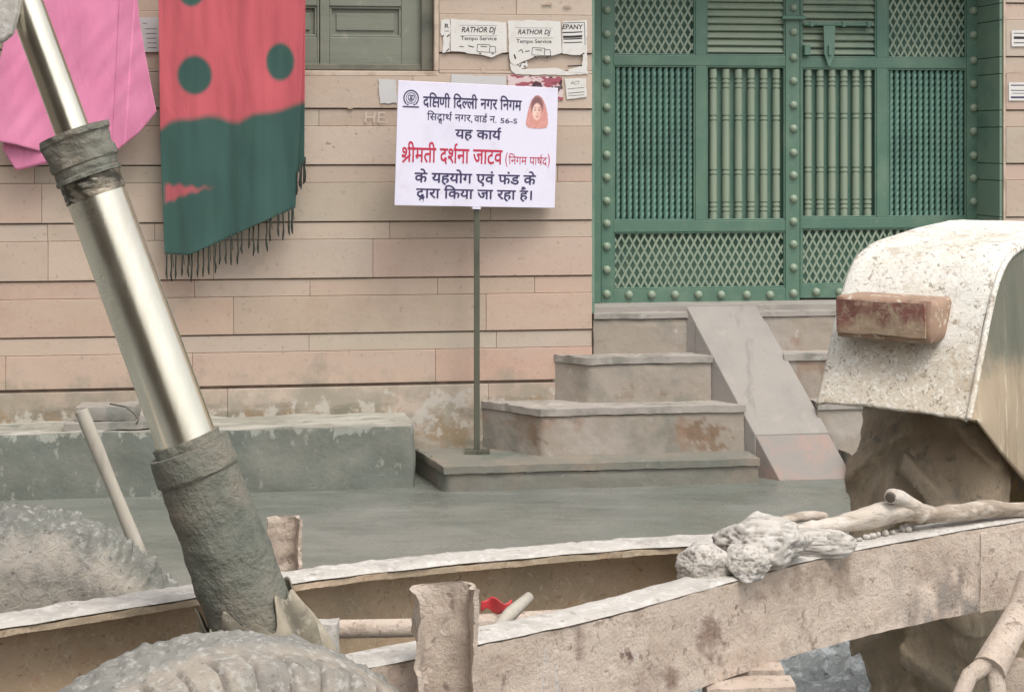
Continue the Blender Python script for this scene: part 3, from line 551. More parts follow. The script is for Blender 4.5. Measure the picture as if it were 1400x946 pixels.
rp = thing('motorbike_ramp', MW @ T(tuple((BL+BR)/2)), 'plain grey cement ramp sloping down over the steps from the gate', 'ramp')
def seg(t0, t1, lift0, lift1, m_, name, parent, k=.0):
    mb = MB()
    A, B, C_, D = TL.lerp(BL, t0), TR.lerp(BR, t0), TR.lerp(BR, t1), TL.lerp(BL, t1)
    up = V((0, 0, 1)); tp = [A+up*lift0+V((-k,0,0)), B+up*lift0+V((k,0,0)), C_+up*lift1+V((k,0,0)), D+up*lift1+V((-k,0,0))]
    bt = [V((p.x, min(p.y+.12, -.0), max(0, p.z-.24))) for p in (A, B, C_, D)]
    lo_ = [V((p.x, p.y, max(-.12, p.z-.6))) for p in (A, B, C_, D)]
    mb.pts8([lo_[3], lo_[2], lo_[1], lo_[0], tp[3], tp[2], tp[1], tp[0]])
    return obj(name, mb, m_, parent, MW, bevel=.004)
seg(-.02, .085, .0, .0, M['ramp'], 'top_slab', rp)
seg(.087, .745, .004, .004, M['ramp'], 'main_slab', rp, .004)
tag(seg(.747, 1.0, .0, .0, M['rampend'], 'toe_slab', rp), 'lowest piece of the ramp with a faded red patch')

# ------------------------------------------------------------------ green gate
NG = -.30
def gx(u, n=NG): return WL(u, 200, n)[0]
def gz(u, v, n=NG): return WL(u, v, n)[1]
gate = thing('metal_gate', MW @ T((gx(1080), -NG, .75)), 'wide green metal double gate with studs, lattice and turned bars', 'gate')
ZB = gz(950, 412)
mb = MB(); mb.wbox(sL-.1, gx(821), NG-.07, NG+.012, .745, 2.6); mb.wbox(gx(1340), sR-.002, NG-.07, NG+.006, .745, 2.6)
mb.wbox(gx(821)+.001, gx(1340)-.001, NG-.07, NG-.035, .7442, ZB-.004)
obj('gate_frame', mb, M['gate'], gate, MW, bevel=.004)
def lattice(mb, s0, s1, z0, z1, pitch=.0405, wd=.0105, n=NG-.018, ang=62):
    t = math.tan(R(ang)); 
    for sg in (1, -1):
        k0 = s0-(z1-z0)/t-pitch; k = k0; nn = n+(.004 if sg > 0 else 0)
        while k < s1+(z1-z0)/t+pitch:
            # line x = k + sg*(z - z0)/t
            za, zb = z0, z1
            f = lambda z: k+sg*(z-z0)/t
            g_ = lambda x: z0+sg*(x-k)*t
            zs = sorted((g_(s0), g_(s1))); za, zb = max(z0, zs[0]), min(z1, zs[1])
            if zb-za > .006:
                xa, xb = f(za), f(zb); hw = wd/2/sin(R(ang))
                mb.pts8([(xa-hw, -nn, za), (xa+hw, -nn, za), (xa+hw, -nn+.004, za), (xa-hw, -nn+.004, za), (xb-hw, -nn, zb), (xb+hw, -nn, zb), (xb+hw, -nn+.004, zb), (xb-hw, -nn+.004, zb)])
            k += pitch
def louvers(mb, s0, s1, z0, z1, pitch=.0395):
    z = z0+.006
    while z+.036 < z1:
        n = NG-.03
        mb.pts8([(s0, -n-.012, z), (s1, -n-.012, z), (s1, -n+.01, z+.032), (s0, -n+.01, z+.032), (s0, -n-.018, z+.006), (s1, -n-.018, z+.006), (s1, -n+.004, z+.038), (s0, -n+.004, z+.038)])
        z += pitch
def ropes(mb, s0, s1, z0, z1, n_=13):
    p = (s1-s0)/n_; r0 = p*.45
    for k in range(n_):
        c = V((s0+p*(k+.5), -(NG-.028), 0)); N_ = max(40, int((z1-z0)/.0075)); rows = []
        for j in range(N_+1):
            z = z0+(z1-z0)*j/N_; row = []
            for i in range(10):
                a = 2*pi*i/10; r = r0*(.86+.17*cos(2*(a)-z*175)); row.append(mb.vert(c+V((cos(a)*r, sin(a)*r, z))))
            rows.append(row)
        for j in range(N_):
            for i in range(10): mb.f.append([rows[j][i], rows[j][(i+1)%10], rows[j+1][(i+1)%10], rows[j+1][i]])
stud_mb = MB(); stud_mb.dome((0,0,0), .0225, .02, seg=14, rings=5)
STUD = None; BAL = None
bal_h = gz(1010, 92)-gz(1010, 298)
def bal_profile():
    r0 = .0205; pr = [(0, r0)]
    for t in (.055, .085, .115, .30, .33, .66, .69, .875, .905, .935):
        pr += [(t-.008, r0), (t-.006, r0*.78), (t+.004, r0*.78), (t+.006, r0*1.03)]
    return pr+[(1, r0)]
bal_mb = MB(); bp_ = bal_profile(); bal_mb.tube([(0,0,t*bal_h) for t, r in bp_], [r for t, r in bp_], 16)
def leaf(L):
    global STUD, BAL
    u = L['u']; s = [gx(x) for x in u]     # outer stile l, l2, mid stile l, l2, inner stile l, l2
    zz = [gz(1080, v) for v in L['v']]     # bottom, rail1 top, rail2 bot, rail2 top, rail3 bot, rail3 top
    top = 2.56
    mb = MB(); n0, n1 = NG-.04, NG
    mb.wbox(s[0], s[1], n0, n1, zz[0], top); mb.wbox(s[4], s[5], n0, n1, zz[0], top)
    e = .0015
    for za, zb in ((zz[0], zz[1]), (zz[2], zz[3]), (zz[4], zz[5]), (top-.07, top)): mb.wbox(s[1], s[4], n0, n1-e, za, zb)
    mb.wbox(s[2], s[3], n0+e, n1-2*e, zz[3], zz[4]); mb.wbox(s[2], s[3], n0+e, n1-2*e, zz[5], top-.07)
    w_ = .009                                                           # beads round the panels
    for x0, x1, y0, y1 in ((s[1], s[4], zz[1], zz[2]), (s[1], s[2], zz[3], zz[4]), (s[3], s[4], zz[3], zz[4]), (s[1], s[2], zz[5], top-.07), (s[3], s[4], zz[5], top-.07)):
        nb = n1-.006
        mb.wbox(x0, x1, n0+.01, nb, y0, y0+w_); mb.wbox(x0, x1, n0+.01, nb, y1-w_, y1); mb.wbox(x0, x0+w_, n0+.01, nb-.001, y0+w_, y1-w_); mb.wbox(x1-w_, x1, n0+.01, nb-.001, y0+w_, y1-w_)
    lf = obj('gate_leaf', mb, M['gate'], gate, MW, bevel=.0025); tag(lf, L['label'])
    mb = MB(); mb.wbox(s[1], s[4], NG-.055, NG-.05, zz[1], top-.02); obj('back_sheet', mb, M['gateback'], lf, MW)
    mb = MB(); lattice(mb, s[1]+w_, s[4]-w_, zz[1]+w_, zz[2]-w_, pitch=.042); obj('lattice_panel', mb, M['baluster'], lf, MW)
    A = (s[1], s[2]); B = (s[3], s[4])
    outer, inner = (A, B) if L['hand'] == 0 else (B, A)
    mb = MB(); lattice(mb, outer[0]+w_, outer[1]-w_, zz[5]+w_, top-.08, pitch=.041); obj('lattice_panel', mb, M['baluster'], lf, MW)
    mb = MB(); louvers(mb, inner[0]+w_, inner[1]-w_, zz[5]+w_, top-.08); obj('louver_panel', mb, M['baluster'], lf, MW)
    mb = MB(); ropes(mb, outer[0]+w_, outer[1]-w_, zz[3]+w_, zz[4]-w_); obj('rope_panel', mb, M['rope'], lf, MW, smooth=True)
    gb = MW @ T((gx(1080), -NG, .75)); giv = gb.inverted()
    for k in range(6):
        loc = giv @ MW @ V((inner[0]+w_+(inner[1]-inner[0]-2*w_)*(k+.5)/6, -(NG-.03), zz[3]+.003))
        if BAL is None:
            BAL = obj('baluster', bal_mb, M['baluster'], lf, local=True, smooth=True, auto=40); BAL.location = loc
        else: copy_child(BAL, lf, loc)
    for (uu, vv) in L['studs']:
        loc = giv @ MW @ V((gx(uu), -NG, gz(uu, vv)))
        if STUD is None:
            STUD = obj('stud', stud_mb, M['baluster'], lf, local=True, smooth=True); STUD.location = loc
        else: copy_child(STUD, lf, loc)
    return lf
VS = [14, 47, 82, 114, 147, 179, 212, 243, 275, 306, 337, 369]
lleaf = leaf(dict(label='left gate leaf with the wide studded meeting stile', hand=0, u=(822, 839, 951, 966, 1074, 1093.5), v=(412, 393, 316, 301, 91, 77),
     studs=[(829.5, v) for v in [-18]+VS+[402]]+[(1085, v-3) for v in [-18]+VS+[404]]+[(u_, 403) for u_ in (860, 891, 923, 955, 986, 1021, 1053)]))
rleaf = leaf(dict(label='right gate leaf with the slide bolt', hand=1, u=(1094, 1096.5, 1199, 1214, 1322, 1340), v=(408, 390, 313, 298, 93, 79),
     studs=[(1331, v+1) for v in [-18]+VS[:10]+[342, 374]]+[(u_, 399) for u_ in (1116, 1148, 1180, 1212, 1244, 1276, 1308)]))
# slide bolt and catch
mb = MB(); n = NG+.012; Zb = gz(1140, 34)
mb.tube([(gx(1068), -n-.006, gz(1070, 25)), (gx(1100), -n-.006, gz(1070, 25))], .011, 10)
mb.tube([(gx(1098), -n, Zb), (gx(1190), -n, Zb)], .009, 10)
for uu in (1106, 1150, 1184): mb.wbox(gx(uu), gx(uu)+.018, NG-.01, NG+.026, Zb-.014, Zb+.014)
sb = obj('slide_bolt', mb, M['gateback'], rleaf, MW, bevel=.002)
mb = MB(); x0, x1 = gx(1124), gx(1140); za, zb, zc = gz(1132, 36), gz(1132, 74), gz(1132, 91)
mb.extrude([(x0, za), (x1, za), (x1-.004, zb), ((x0+x1)/2+.006, zc), ((x0+x1)/2-.006, zc), (x0+.004, zb)], .008, lambda x, y, d: V((x, -NG-.018-d, y)))
mb.wbox((x0+x1)/2-.008, (x0+x1)/2+.008, NG+.0265, NG+.04, zb-.01, zb+.045)
obj('hasp', mb, M['gateback'], sb, MW, bevel=.002)
mb = MB(); mb.wbox(gx(1098), gx(1106), NG-.01, NG+.03, gz(1100, 76), gz(1100, 62)); obj('catch', mb, M['gateback'], rleaf, MW, bevel=.003)

# ------------------------------------------------------------------ notices pasted on the stone
def sheet(name, label, pts, m_, nn=.019, cat='notice', group=None, curl=.004, th=.0012):
    pp = [WL(u, v, nn) for u, v in pts]; cx = sum(p[0] for p in pp)/len(pp); zc = min(p[1] for p in pp)
    mb = MB(); mb.extrude(pp, th, lambda x, y, d: V((x, -nn+.0-d, y)))
    return tag(obj(name, mb, m_, frame=MW, base=(cx, -nn, zc)), label, cat, group), mb
def rag(pts, amp=1.2):                                                    # torn edge: extra jittered points along the outline
    out = []
    for a, b in zip(pts, pts[1:]+pts[:1]):
        out.append(a); l = math.hypot(b[0]-a[0], b[1]-a[1])
        for k in range(1, int(l/5)): 
            t = k/int(l/5); out.append((a[0]+(b[0]-a[0])*t+random.uniform(-amp, amp), a[1]+(b[1]-a[1])*t+random.uniform(-amp, amp)))
    return out
def ink(o, items, nn=.0206, m_='ink', name='lettering'):
    mb = MB(); ROOT[o.name] = o.matrix_world.copy()
    to = lambda x, y, d: V((x, -nn-d, y))
    for it in items:
        if it[0] == 't': _, tx, u, v, u1, v1, bold, sh = it; a = WL(u, v1, nn); b = WL(u1, v, nn); put_text(mb, tx, a[0], a[1], b[0]-a[0], b[1]-a[1], to, bold, sh)
        elif it[0] == 'l':
            pts = [WL(u, v, nn) for u, v in it[1]]; wd = it[2]
            for p, q in zip(pts, pts[1:]):
                d = V((q[0]-p[0], q[1]-p[1])); nrm = V((-d.y, d.x)).normalized()*wd/2
                i = [mb.vert(to(*c, 0)) for c in ((p[0]-nrm.x, p[1]-nrm.y), (q[0]-nrm.x, q[1]-nrm.y), (q[0]+nrm.x, q[1]+nrm.y), (p[0]+nrm.x, p[1]+nrm.y))]; mb.f.append(i)
    return obj(name, mb, M[m_], o, MW)
def truck(u, v):                                                          # little line-drawn tempo truck
    return [('l', [(u, v), (u+17, v+1), (u+16, v+11), (u-1, v+10), (u, v)], .003), ('l', [(u+17, v+3), (u+24, v+3), (u+25, v+11), (u+16, v+11)], .003), ('l', [(u+4, v+3), (u+13, v+3.6)], .004),
            ('l', [(u+2, v+12), (u+5, v+13)], .006), ('l', [(u+19, v+13), (u+22, v+13)], .006)]
p1, _ = sheet('printed_notice', 'white RATHOR DJ notice, left of the two, near the window', rag([(616, 26), (655, 29), (692, 31), (693, 72), (683, 74), (672, 79), (655, 75), (637, 73), (637, 72), (616, 70)], .5), M['paper'], group='notices pasted beside the gate')
ink(p1, [('t', 'RATHOR DJ', 631, 37.5, 678, 47, .02, .25), ('t', 'Tempo Service', 630, 50.5, 679, 57, .012, 0), ('l', [(628, 64), (634, 64.5)], .004), ('l', [(640, 63), (648, 65)], .005)]+truck(653, 61))
ink(p1, [('l', [(629, 35), (680, 35.5)], .002), ('l', [(629, 49.3), (680, 49.6)], .002)], m_='greyink', name='rule_line')
p2, _ = sheet('printed_notice', 'white RATHOR DJ notice, right of the two, near the gate', rag([(694, 29), (730, 28), (766, 30), (768, 73), (752, 77), (735, 77), (716, 84), (704, 90), (698, 86), (696, 76)], .6), M['paper'], nn=.0195, group='notices pasted beside the gate')
ink(p2, [('t', 'RATHOR DJ', 708, 41, 753, 49.5, .02, .25), ('t', 'Tempo Service', 706, 54.5, 754, 61, .012, 0), ('l', [(709, 71), (713, 68), (715, 73)], .004), ('l', [(718, 71), (724, 70)], .005), ('l', [(703, 75), (705, 81)], .008)]+truck(728, 65.5), nn=.0211)
ink(p2, [('l', [(705, 38.5), (756, 39)], .002), ('l', [(705, 52.3), (756, 52.6)], .002)], m_='greyink', name='rule_line', nn=.0211)
p3, _ = sheet('printed_notice', 'narrow white notice headed EPANY against the gate edge', rag([(768.5, 30), (802, 28), (803, 99), (780, 100), (776, 96), (795, 90), (797, 76), (769, 74)], .8), M['paper'], nn=.019, group='notices pasted beside the gate')
ink(p3, [('t', 'EPANY', 769, 34, 797, 40.5, .02, .1)]+[('l', [(769+k*.6, y), (784, y-.3), (796, y-1)], w_) for k, (y, w_) in enumerate(((45, .006), (51, .012), (54, .006), (59, .005)))]+[('l', [(768.8, 32), (799, 31), (800, 62)], .003), ('l', [(776, 91), (796, 90)], .007), ('l', [(794, 76), (799, 73)], .006)], nn=.0206)
p0, _ = sheet('printed_notice', 'torn scrap of white notice by the window edge', rag([(603, 28), (615, 27), (615, 71), (605, 73), (606, 55), (602, 45)], .8), M['paper'], nn=.0185, group='notices pasted beside the gate')
ink(p0, [('t', 'R', 608, 33, 614, 39, .02, 0), ('l', [(608, 43), (614, 43)], .003), ('l', [(604, 51), (607, 49)], .006), ('l', [(611, 51), (614, 48)], .006), ('l', [(610, 71), (614, 67)], .005)], nn=.0201)
p4, _ = sheet('printed_notice', 'ragged white strip of torn notice under the RATHOR DJ sheets', rag([(697, 87), (706, 90), (720, 84), (722, 91), (712, 95), (740, 94), (757, 93), (775, 98), (803, 98), (804, 102), (770, 103), (705, 102), (699, 97)], .9), M['paper'], nn=.0182, group='notices pasted beside the gate')
ink(p4, [('l', [(707, 87), (711, 92), (713, 86), (719, 86)], .004), ('l', [(716, 91), (719, 91)], .006)], nn=.0198)
p5, _ = sheet('printed_notice', 'blank white sheet showing above the top edge of the sign', rag([(617, 102), (655, 104), (692, 104), (692, 128), (617, 127)], .6), M['greypaper'], group='notices pasted beside the gate')
p6, _ = sheet('torn_poster', 'torn pink and black poster half hidden by the sign', rag([(694, 103), (720, 104), (768, 106), (770, 137), (760, 138), (694, 128)], .8), M['pinkpaper'], nn=.019, cat='poster')
p7, _ = sheet('printed_notice', 'small square notice reading ACT between sign and gate', rag([(772, 108), (801, 107), (802, 133), (775, 136)], .4), M['paper'], nn=.0205, group='notices pasted beside the gate')
ink(p7, [('t', 'ACT', 780, 111, 793, 116, .01, .2), ('l', [(776, 122), (799, 120)], .003), ('l', [(777, 128), (799, 126)], .004), ('l', [(777, 131.5), (799, 130)], .003)], nn=.0221, m_='greyink')
p8, _ = sheet('printed_notice', 'faded blank notice to the left of the sign', rag([(517, 108), (541, 109), (543, 141), (520, 142)], .8), M['greypaper'], cat='notice', group='notices pasted beside the gate')
p9, _ = sheet('printed_notice', 'grey notice showing between the pink cloth and the shawl', rag([(186, 24), (218, 24), (219, 71), (190, 72)], .5), M['greypaper'], group='notices pasted beside the gate')
ink(p9, [('l', [(195, 32), (201, 33)], .004)]+[('l', [(198+k, 40+k*6.4), (214, 40+k*6.4)], .0045) for k in range(5)], m_='greyink')
pa, _ = sheet('printed_sticker', 'upper white sticker on the stone right of the gate', [(1383, 42), (1412, 42), (1412, 64), (1383, 64)], M['paper'], cat='sticker', group='stickers right of the gate')
ink(pa, [('l', [(1386, 46), (1410, 46)], .004), ('l', [(1386, 52), (1410, 52.3)], .014), ('l', [(1386, 59), (1410, 59)], .005)])
pb, _ = sheet('printed_sticker', 'lower white sticker with blue print right of the gate', [(1379, 113), (1412, 113), (1412, 138), (1379, 138)], M['paper'], cat='sticker', group='stickers right of the gate')
ink(pb, [('l', [(1382, 117), (1410, 117)], .006), ('l', [(1382, 124), (1410, 124)], .004), ('l', [(1384, 128), (1410, 128)], .003), ('l', [(1382, 133.5), (1410, 133.5)], .010)], m_='navy')

# ------------------------------------------------------------------ sign on its pole
tl, tr, bl = P(540, 110, 8.58), P(759, 120.5, 8.94), P(539.5, 281, 8.58)
ex = (tr-tl).normalized(); ez = (tl-bl); ez = (ez-ex*ez.dot(ex)).normalized(); ey = ez.cross(ex)
SW, SH = (tr-tl).length, (tl-bl).length
SF = Matrix(((ex.x, ey.x, ez.x, bl.x), (ex.y, ey.y, ez.y, bl.y), (ex.z, ey.z, ez.z, bl.z), (0, 0, 0, 1)))   # x right, y into the board, z up
pb_ = PZ(648, 620, .1); ctr = SF @ V((SW*.5, 0, 0))
pole_top = SF @ V((SW*.5, .03, SH*.8)); foot = V((pole_top.x, pole_top.y, .047))
sign = thing('notice_sign', T(tuple(foot)), 'white Hindi notice board with navy and red lettering on a thin grey pole', 'sign')
mb = MB(); mb.box((0, 0, 0), (SW, .008, SH)); bo = obj('board', mb, M['board'], sign, SF, bevel=.002)
def st_(x, y, d): return V((x, -.0012-d, y))
def fx(a): return a*SW
def fz(b): return (1-b)*SH
navy = MB(); red = MB(); thin = MB()
for mb_, tx, x0, x1, h0, b0, bold in ((navy, 'दिKणी िदLली नगर िनगम', .154, .765, .121, .2, 9), (thin, 'िसDाथR नगर', .18, .448, .255, .308, 3), (thin, 'वाडR न', .47, .60, .257, .31, 3), (navy, 'यह कायR', .357, .64, .377, .447, 9),
        (red, 'Sीमती दशRना जाटव', .031, .652, .535, .648, 7), (red, 'िनगम पाषRद', .694, .94, .583, .646, 0), (navy, 'के यहयोग एवं फंड के', .116, .869, .735, .81, 9), (navy, 'Vारा िकया जा रहा है।', .129, .858, .862, .935, 9)):
    mb_ = MB(); deva(mb_, tx, fx(x0), fz(b0), fx(x1-x0), (b0-h0)*SH, st_, bold); o = obj('lettering', mb_, M['redink' if h0 in (.535, .583) else 'navy'], bo, SF)
    if h0 in (.535, .583): tag(o, 'red lettering')
put_text(thin, '56-S', fx(.635), fz(.311), fx(.107), .042*SH, st_, .01); put_text(thin, ',', fx(.451), fz(.322), fx(.008), .02*SH, st_); put_text(thin, '.', fx(.603), fz(.311), fx(.007), .01*SH, st_)
put_text(red, '(', fx(.674), fz(.668), fx(.014), .12*SH, st_); put_text(red, ')', fx(.944), fz(.668), fx(.014), .12*SH, st_)
obj('lettering', thin, M['navy'], bo, SF); tag(obj('lettering', red, M['redink'], bo, SF), 'red lettering')
em = MB(); cx, cy, r = fx(.08), fz(.138), .047*SW
def ring(mb, cx, cy, ra, rb, a0=0, a1=360, n=40, d=0):
    for k in range(n):
        p, q_ = R(a0+(a1-a0)*k/n), R(a0+(a1-a0)*(k+1)/n)
        mb.f.append([mb.vert(st_(cx+rr*cos(a), cy+rr*sin(a), d)) for rr, a in ((ra, p), (rb, p), (rb, q_), (ra, q_))])
ring(em, cx, cy, r*.84, r, -50, 230); ring(em, cx, cy, r*.60, r*.68); ring(em, cx-r*.14, cy+r*.1, r*.2, r*.3); ring(em, cx+r*.16, cy+r*.1, r*.2, r*.3, 0, 360, 24, .0001); ring(em, cx, cy-r*.05, r*.3, r*.38, 200, 340, 20, .0002)
for (x0, y0, x1, y1) in ((-1.05, -1.12, 1.05, -.96), (-.55, -.84, -.3, -.7), (.3, -.84, .55, -.7), (-.03, -.5, .03, .1)):
    em.f.append([em.vert(st_(cx+a*r, cy+b*r, .0003)) for a, b in ((x0, y0), (x1, y0), (x1, y1), (x0, y1))])
obj('emblem', em, M['navy'], bo, SF)
# printed portrait: headscarf, hair, face, features
def blob(pts, d): 
    mb = MB(); mb.f.append([mb.vert(st_(fx(x), fz(y), d)) for x, y in pts]); return mb
def ell(cx, cy, rx, ry, n=28, a0=0, a1=360): return [(cx+rx*cos(R(a0+(a1-a0)*k/n)), cy-ry*sin(R(a0+(a1-a0)*k/n))) for k in range(n)]
scarf = [(.797, .315), (.803, .25), (.812, .18), (.828, .115), (.85, .075), (.872, .068), (.898, .09), (.92, .145), (.935, .22), (.94, .3), (.93, .335), (.9, .342), (.85, .345), (.81, .338)]
def inside(x, y, poly):
    c = False
    for (x0, y0), (x1, y1) in zip(poly, poly[1:]+poly[:1]):
        if (y0 > y) != (y1 > y) and x < (x1-x0)*(y-y0)/(y1-y0)+x0: c = not c
    return c
def portrait_col(x, y):
    def e(cx, cy, rx, ry, s_=.25): return 1-ss(math.hypot((x-cx)/rx, (y-cy)/ry), 1-s_, 1+s_)
    mixc = lambda c, d, t: tuple(p*(1-t)+q*t for p, q in zip(c, d))
    t = .5+.5*noise.noise(V((x*90+y*30, y*25, 1))); c = mixc(S(196, 128, 120), S(222, 164, 154), t)
    c = mixc(c, S(104, 72, 78), .85*e(.866, .16, .040, .085)*(1-ss(y, .2, .25)))
    c = mixc(c, S(206, 142, 128), e(.867, .275, .018, .04, .4))
    c = mixc(c, mixc(S(236, 198, 184), S(206, 148, 134), ss(x, .862, .897)*.8), e(.867, .205, .030, .070, .12))
    for k in (-1, 1):
        c = mixc(c, S(92, 62, 66), .75*e(.867+k*.0125, .192, .007, .0065, .5)); c = mixc(c, S(120, 84, 82), .55*e(.867+k*.013, .173, .010, .005, .5))
    c = mixc(c, S(196, 136, 122), .6*e(.868, .222, .006, .012, .6)); c = mixc(c, S(182, 84, 90), .8*e(.867, .246, .0105, .006, .5))
    return mixc(c, S(216, 156, 144), .5*e(.867, .258, .009, .004, .5))
pm = MB(); N1, N2 = 70, 90; ok = {}
for j in range(N2+1):
    for i in range(N1+1):
        x, y = .79+.155*i/N1, .06+.29*j/N2; ok[i, j] = pm.vert(st_(fx(x), fz(y), .0001), portrait_col(x, y))
for j in range(N2):
    for i in range(N1):
        if inside(.79+.155*(i+.5)/N1, .06+.29*(j+.5)/N2, scarf): pm.f.append([ok[i, j], ok[i+1, j], ok[i+1, j+1], ok[i, j+1]])
used = sorted({k for f in pm.f for k in f}); mp_ = {k: n for n, k in enumerate(used)}
pm.v = [pm.v[k] for k in used]; pm.c = [pm.c[k] for k in used]; pm.f = [[mp_[k] for k in f] for f in pm.f]
obj('portrait', pm, M['print'], bo, SF)
mb = MB(); mb.box((foot.x-.015, foot.y-.015, .05), (foot.x+.015, foot.y+.015, pole_top.z)); obj('pole', mb, M['steelpole'], sign, bevel=.003)
mb = MB(); mb.nbox((foot.x-.07, foot.y-.05, .045), (foot.x+.075, foot.y+.05, .066), step=.03, amp=.003); obj('base_plate', mb, M['steelpole'], sign, smooth=True, weld=.001, auto=40)
mb = MB(); mb.box((SW*.5-.03, .0085, SH*.7), (SW*.5+.03, .0145, SH*.76)); obj('clip', mb, M['board'], sign, SF)
mb = MB(); mb.box((SW*.5-.022, -.004, -.012), (SW*.5+.022, .012, -.0005)); obj('clip', mb, M['board'], sign, SF)

# ------------------------------------------------------------------ cloths hung in front of the wall
NZ = .16
zr = 2.50
mb = MB(); mb.tube([(s_, -NZ+.006, zr+.0+.012*((s_+2.1)/1.6)**2) for s_ in [-4.4+.2*k for k in range(22)]], .005, 8)
cl = obj('clothesline', mb, M['wire'], frame=MW, base=(-2.1, -NZ, zr), smooth=True); tag(cl, 'thin line strung along the wall carrying the pink cloth and the shawl', 'clothesline')
def lerp(t, pts):
    for (a, x), (b, y) in zip(pts, pts[1:]):
        if t <= b: return x+(y-x)*max(0, min(1, (t-a)/(b-a)))
    return pts[-1][1]
def ss(x, a, b): t = max(0, min(1, (x-a)/(b-a))); return t*t*(3-2*t)
RED, GRN, GR2 = S(190, 88, 96), S(56, 90, 81), S(48, 78, 72)
def shawl_col(u, v):
    wv = 4*noise.noise(V((u*.03, v*.03, 2))); g_ = 0
    for (cu, cv, a, b) in ((266, 103, 24, 28), (383, 85, 20, 27), (262, -12, 20, 22), (380, -75, 21, 27)):
        d = math.hypot((u-cu+wv*.4)/a, (v-cv+wv*.4)/b); g_ = max(g_, 1-ss(d, .8, 1.1))
    edge = lerp(u, [(215, 178), (232, 166), (250, 162), (300, 160), (328, 165), (345, 158), (380, 149), (418, 141)])
    g_ = max(g_, ss(v+wv, edge-5, edge+7))
    rr = (1-ss(abs(v-261+(u-250)*.12+wv*.6+3*noise.noise(V((u*.12, v*.02, 3))))-max(0, 10-.22*(u-228)), -3, 6))*ss(u, 222, 230)*(1-ss(u, 262, 300))
    g_ *= 1-rr*.85
    t = .5+.5*noise.noise(V((u*.02, v*.02, 7))); gg = tuple(a*(1-t)+b*t for a, b in zip(GRN, GR2)); k = 1+.10*noise.noise(V((u*.05, v*.012, 4)))
    return tuple((a*(1-g_)+b*g_)*k for a, b in zip(RED, gg))
def wcloth(u, v, n): s_, z_ = WL(u, v, n); return V((s_, -n, z_))
def shawl_pt(i, j, layer=0):
    if layer == 0:
        u0 = lerp(j, [(0, 216), (.6, 219), (1, 225)]); u1 = lerp(j, [(0, 417), (.5, 412), (1, 404)]); u = u0+(u1-u0)*i
        vb = lerp(u, [(224, 347), (258, 349), (300, 331), (345, 310), (404, 284)]); v = -46+(vb+46)*j
        n = NZ+.014*sin(u*.075+.8*sin(j*3))*(.3+j)+.012*noise.noise(V((u*.03, v*.008, 1)))+.008*noise.noise(V((u*.075, v*.012, 4)))+.01*(1-j)
    else:
        u = 355+63*i+(-2*j); vb = lerp(u, [(355, 250), (404, 244), (418, 216)]); v = -46+(vb+46)*j
        n = NZ-.03+.008*sin(u*.12)*(.3+j)-.004*(1-j)
    return (wcloth(u, v, n), shawl_col(u, v))
sw = thing('tie_dye_shawl', MW @ T((WL(317, 0, NZ)[0], -NZ, zr)), 'red and dark green tie-dyed shawl with big spots and a fringe hung on the wall', 'shawl')
mb = MB(); mb.grid(190, 190, lambda i, j: shawl_pt(i, j, 0)); sf = obj('cloth', mb, M['cloth'], sw, MW, smooth=True)
mb2 = MB(); mb2.grid(60, 120, lambda i, j: shawl_pt(i, j, 1)); s2 = obj('cloth', mb2, M['cloth'], sw, MW, smooth=True)
for o in (sf, s2):
    so_ = o.modifiers.new('solid', 'SOLIDIFY'); so_.thickness = .0015
def fringe(par, us, fn, ln):
    mb = MB()
    for u in us:
        vb = fn(u); L_ = random.uniform(*ln); n = NZ+random.uniform(-.004, .006)
        mb.tube([wcloth(u+random.uniform(-.25, .25)*k, vb-3+L_*k/5, n) for k in range(6)], [.0042, .0038, .0034, .0038, .0052, .0025], 6)
        if random.random() < .3: mb.tube([wcloth(u+1.5+.4*k, vb-2+L_*.5*k/3, n+.004) for k in range(4)], .002, 5)
    obj('fringe', mb, M['fringe'], par, MW, smooth=True)
fringe(sf, [226+7.6*k+random.uniform(-2, 2) for k in range(24)]+[395, 400], lambda u: lerp(u, [(224, 347), (258, 349), (300, 331), (345, 310), (404, 284)]), (30, 46))
fringe(s2, [406, 410, 412, 415, 417], lambda u: lerp(u, [(404, 240), (418, 216)]), (24, 40))
PINK, PK2 = S(218, 136, 168), S(212, 122, 158)
def pink_col(u, v, k=1.):
    t = .5+.5*noise.noise(V((u*.02, v*.02, 3))); 
    hem = 1 if (abs(u-(170+14*(1-v/207))) < 1.2 and v > -20) else 0
    c = tuple((a*(1-t)+b*t)*k for a, b in zip(PINK, PK2)); return tuple(min(1, x*(1.18 if hem else 1)) for x in c)
def pink_pt(i, j, layer):
    if layer == 0:
        u0 = lerp(j, [(0, 16), (.42, 6), (.6, -4), (1, -8)]); u1 = lerp(j, [(0, 168), (1, 158)]); u = u0+(u1-u0)*i
        vb = lerp(u, [(-8, 193), (20, 198), (56, 208), (158, 206)]); 
    elif layer == 1:
        u0 = lerp(j, [(0, 166), (1, 152)]); u1 = lerp(j, [(0, 184), (.3, 190), (1, 214)]); u = u0+(u1-u0)*i
        vb = lerp(u, [(152, 212), (160, 206), (190, 182), (214, 153)])
    else:
        u = 4+(70-4)*i+(1-j)*4; vb = lerp(u, [(4, 205), (22, 234), (70, 222)])
    v = -46+(vb+46)*j
    n = NZ+(.0, .012, -.022)[layer]+.012*sin(u*.055+j*1.5+layer)*(.3+j)+.012*noise.noise(V((u*.025, v*.012, 5)))+.009*noise.noise(V((u*.06+v*.03, v*.02, 8)))
    hemb = .86 if vb-v < 4 and layer != 2 else 1
    c = pink_col(u, v, (1, .97, .95)[layer])
    return (wcloth(u, v, n), tuple(x*hemb for x in c))
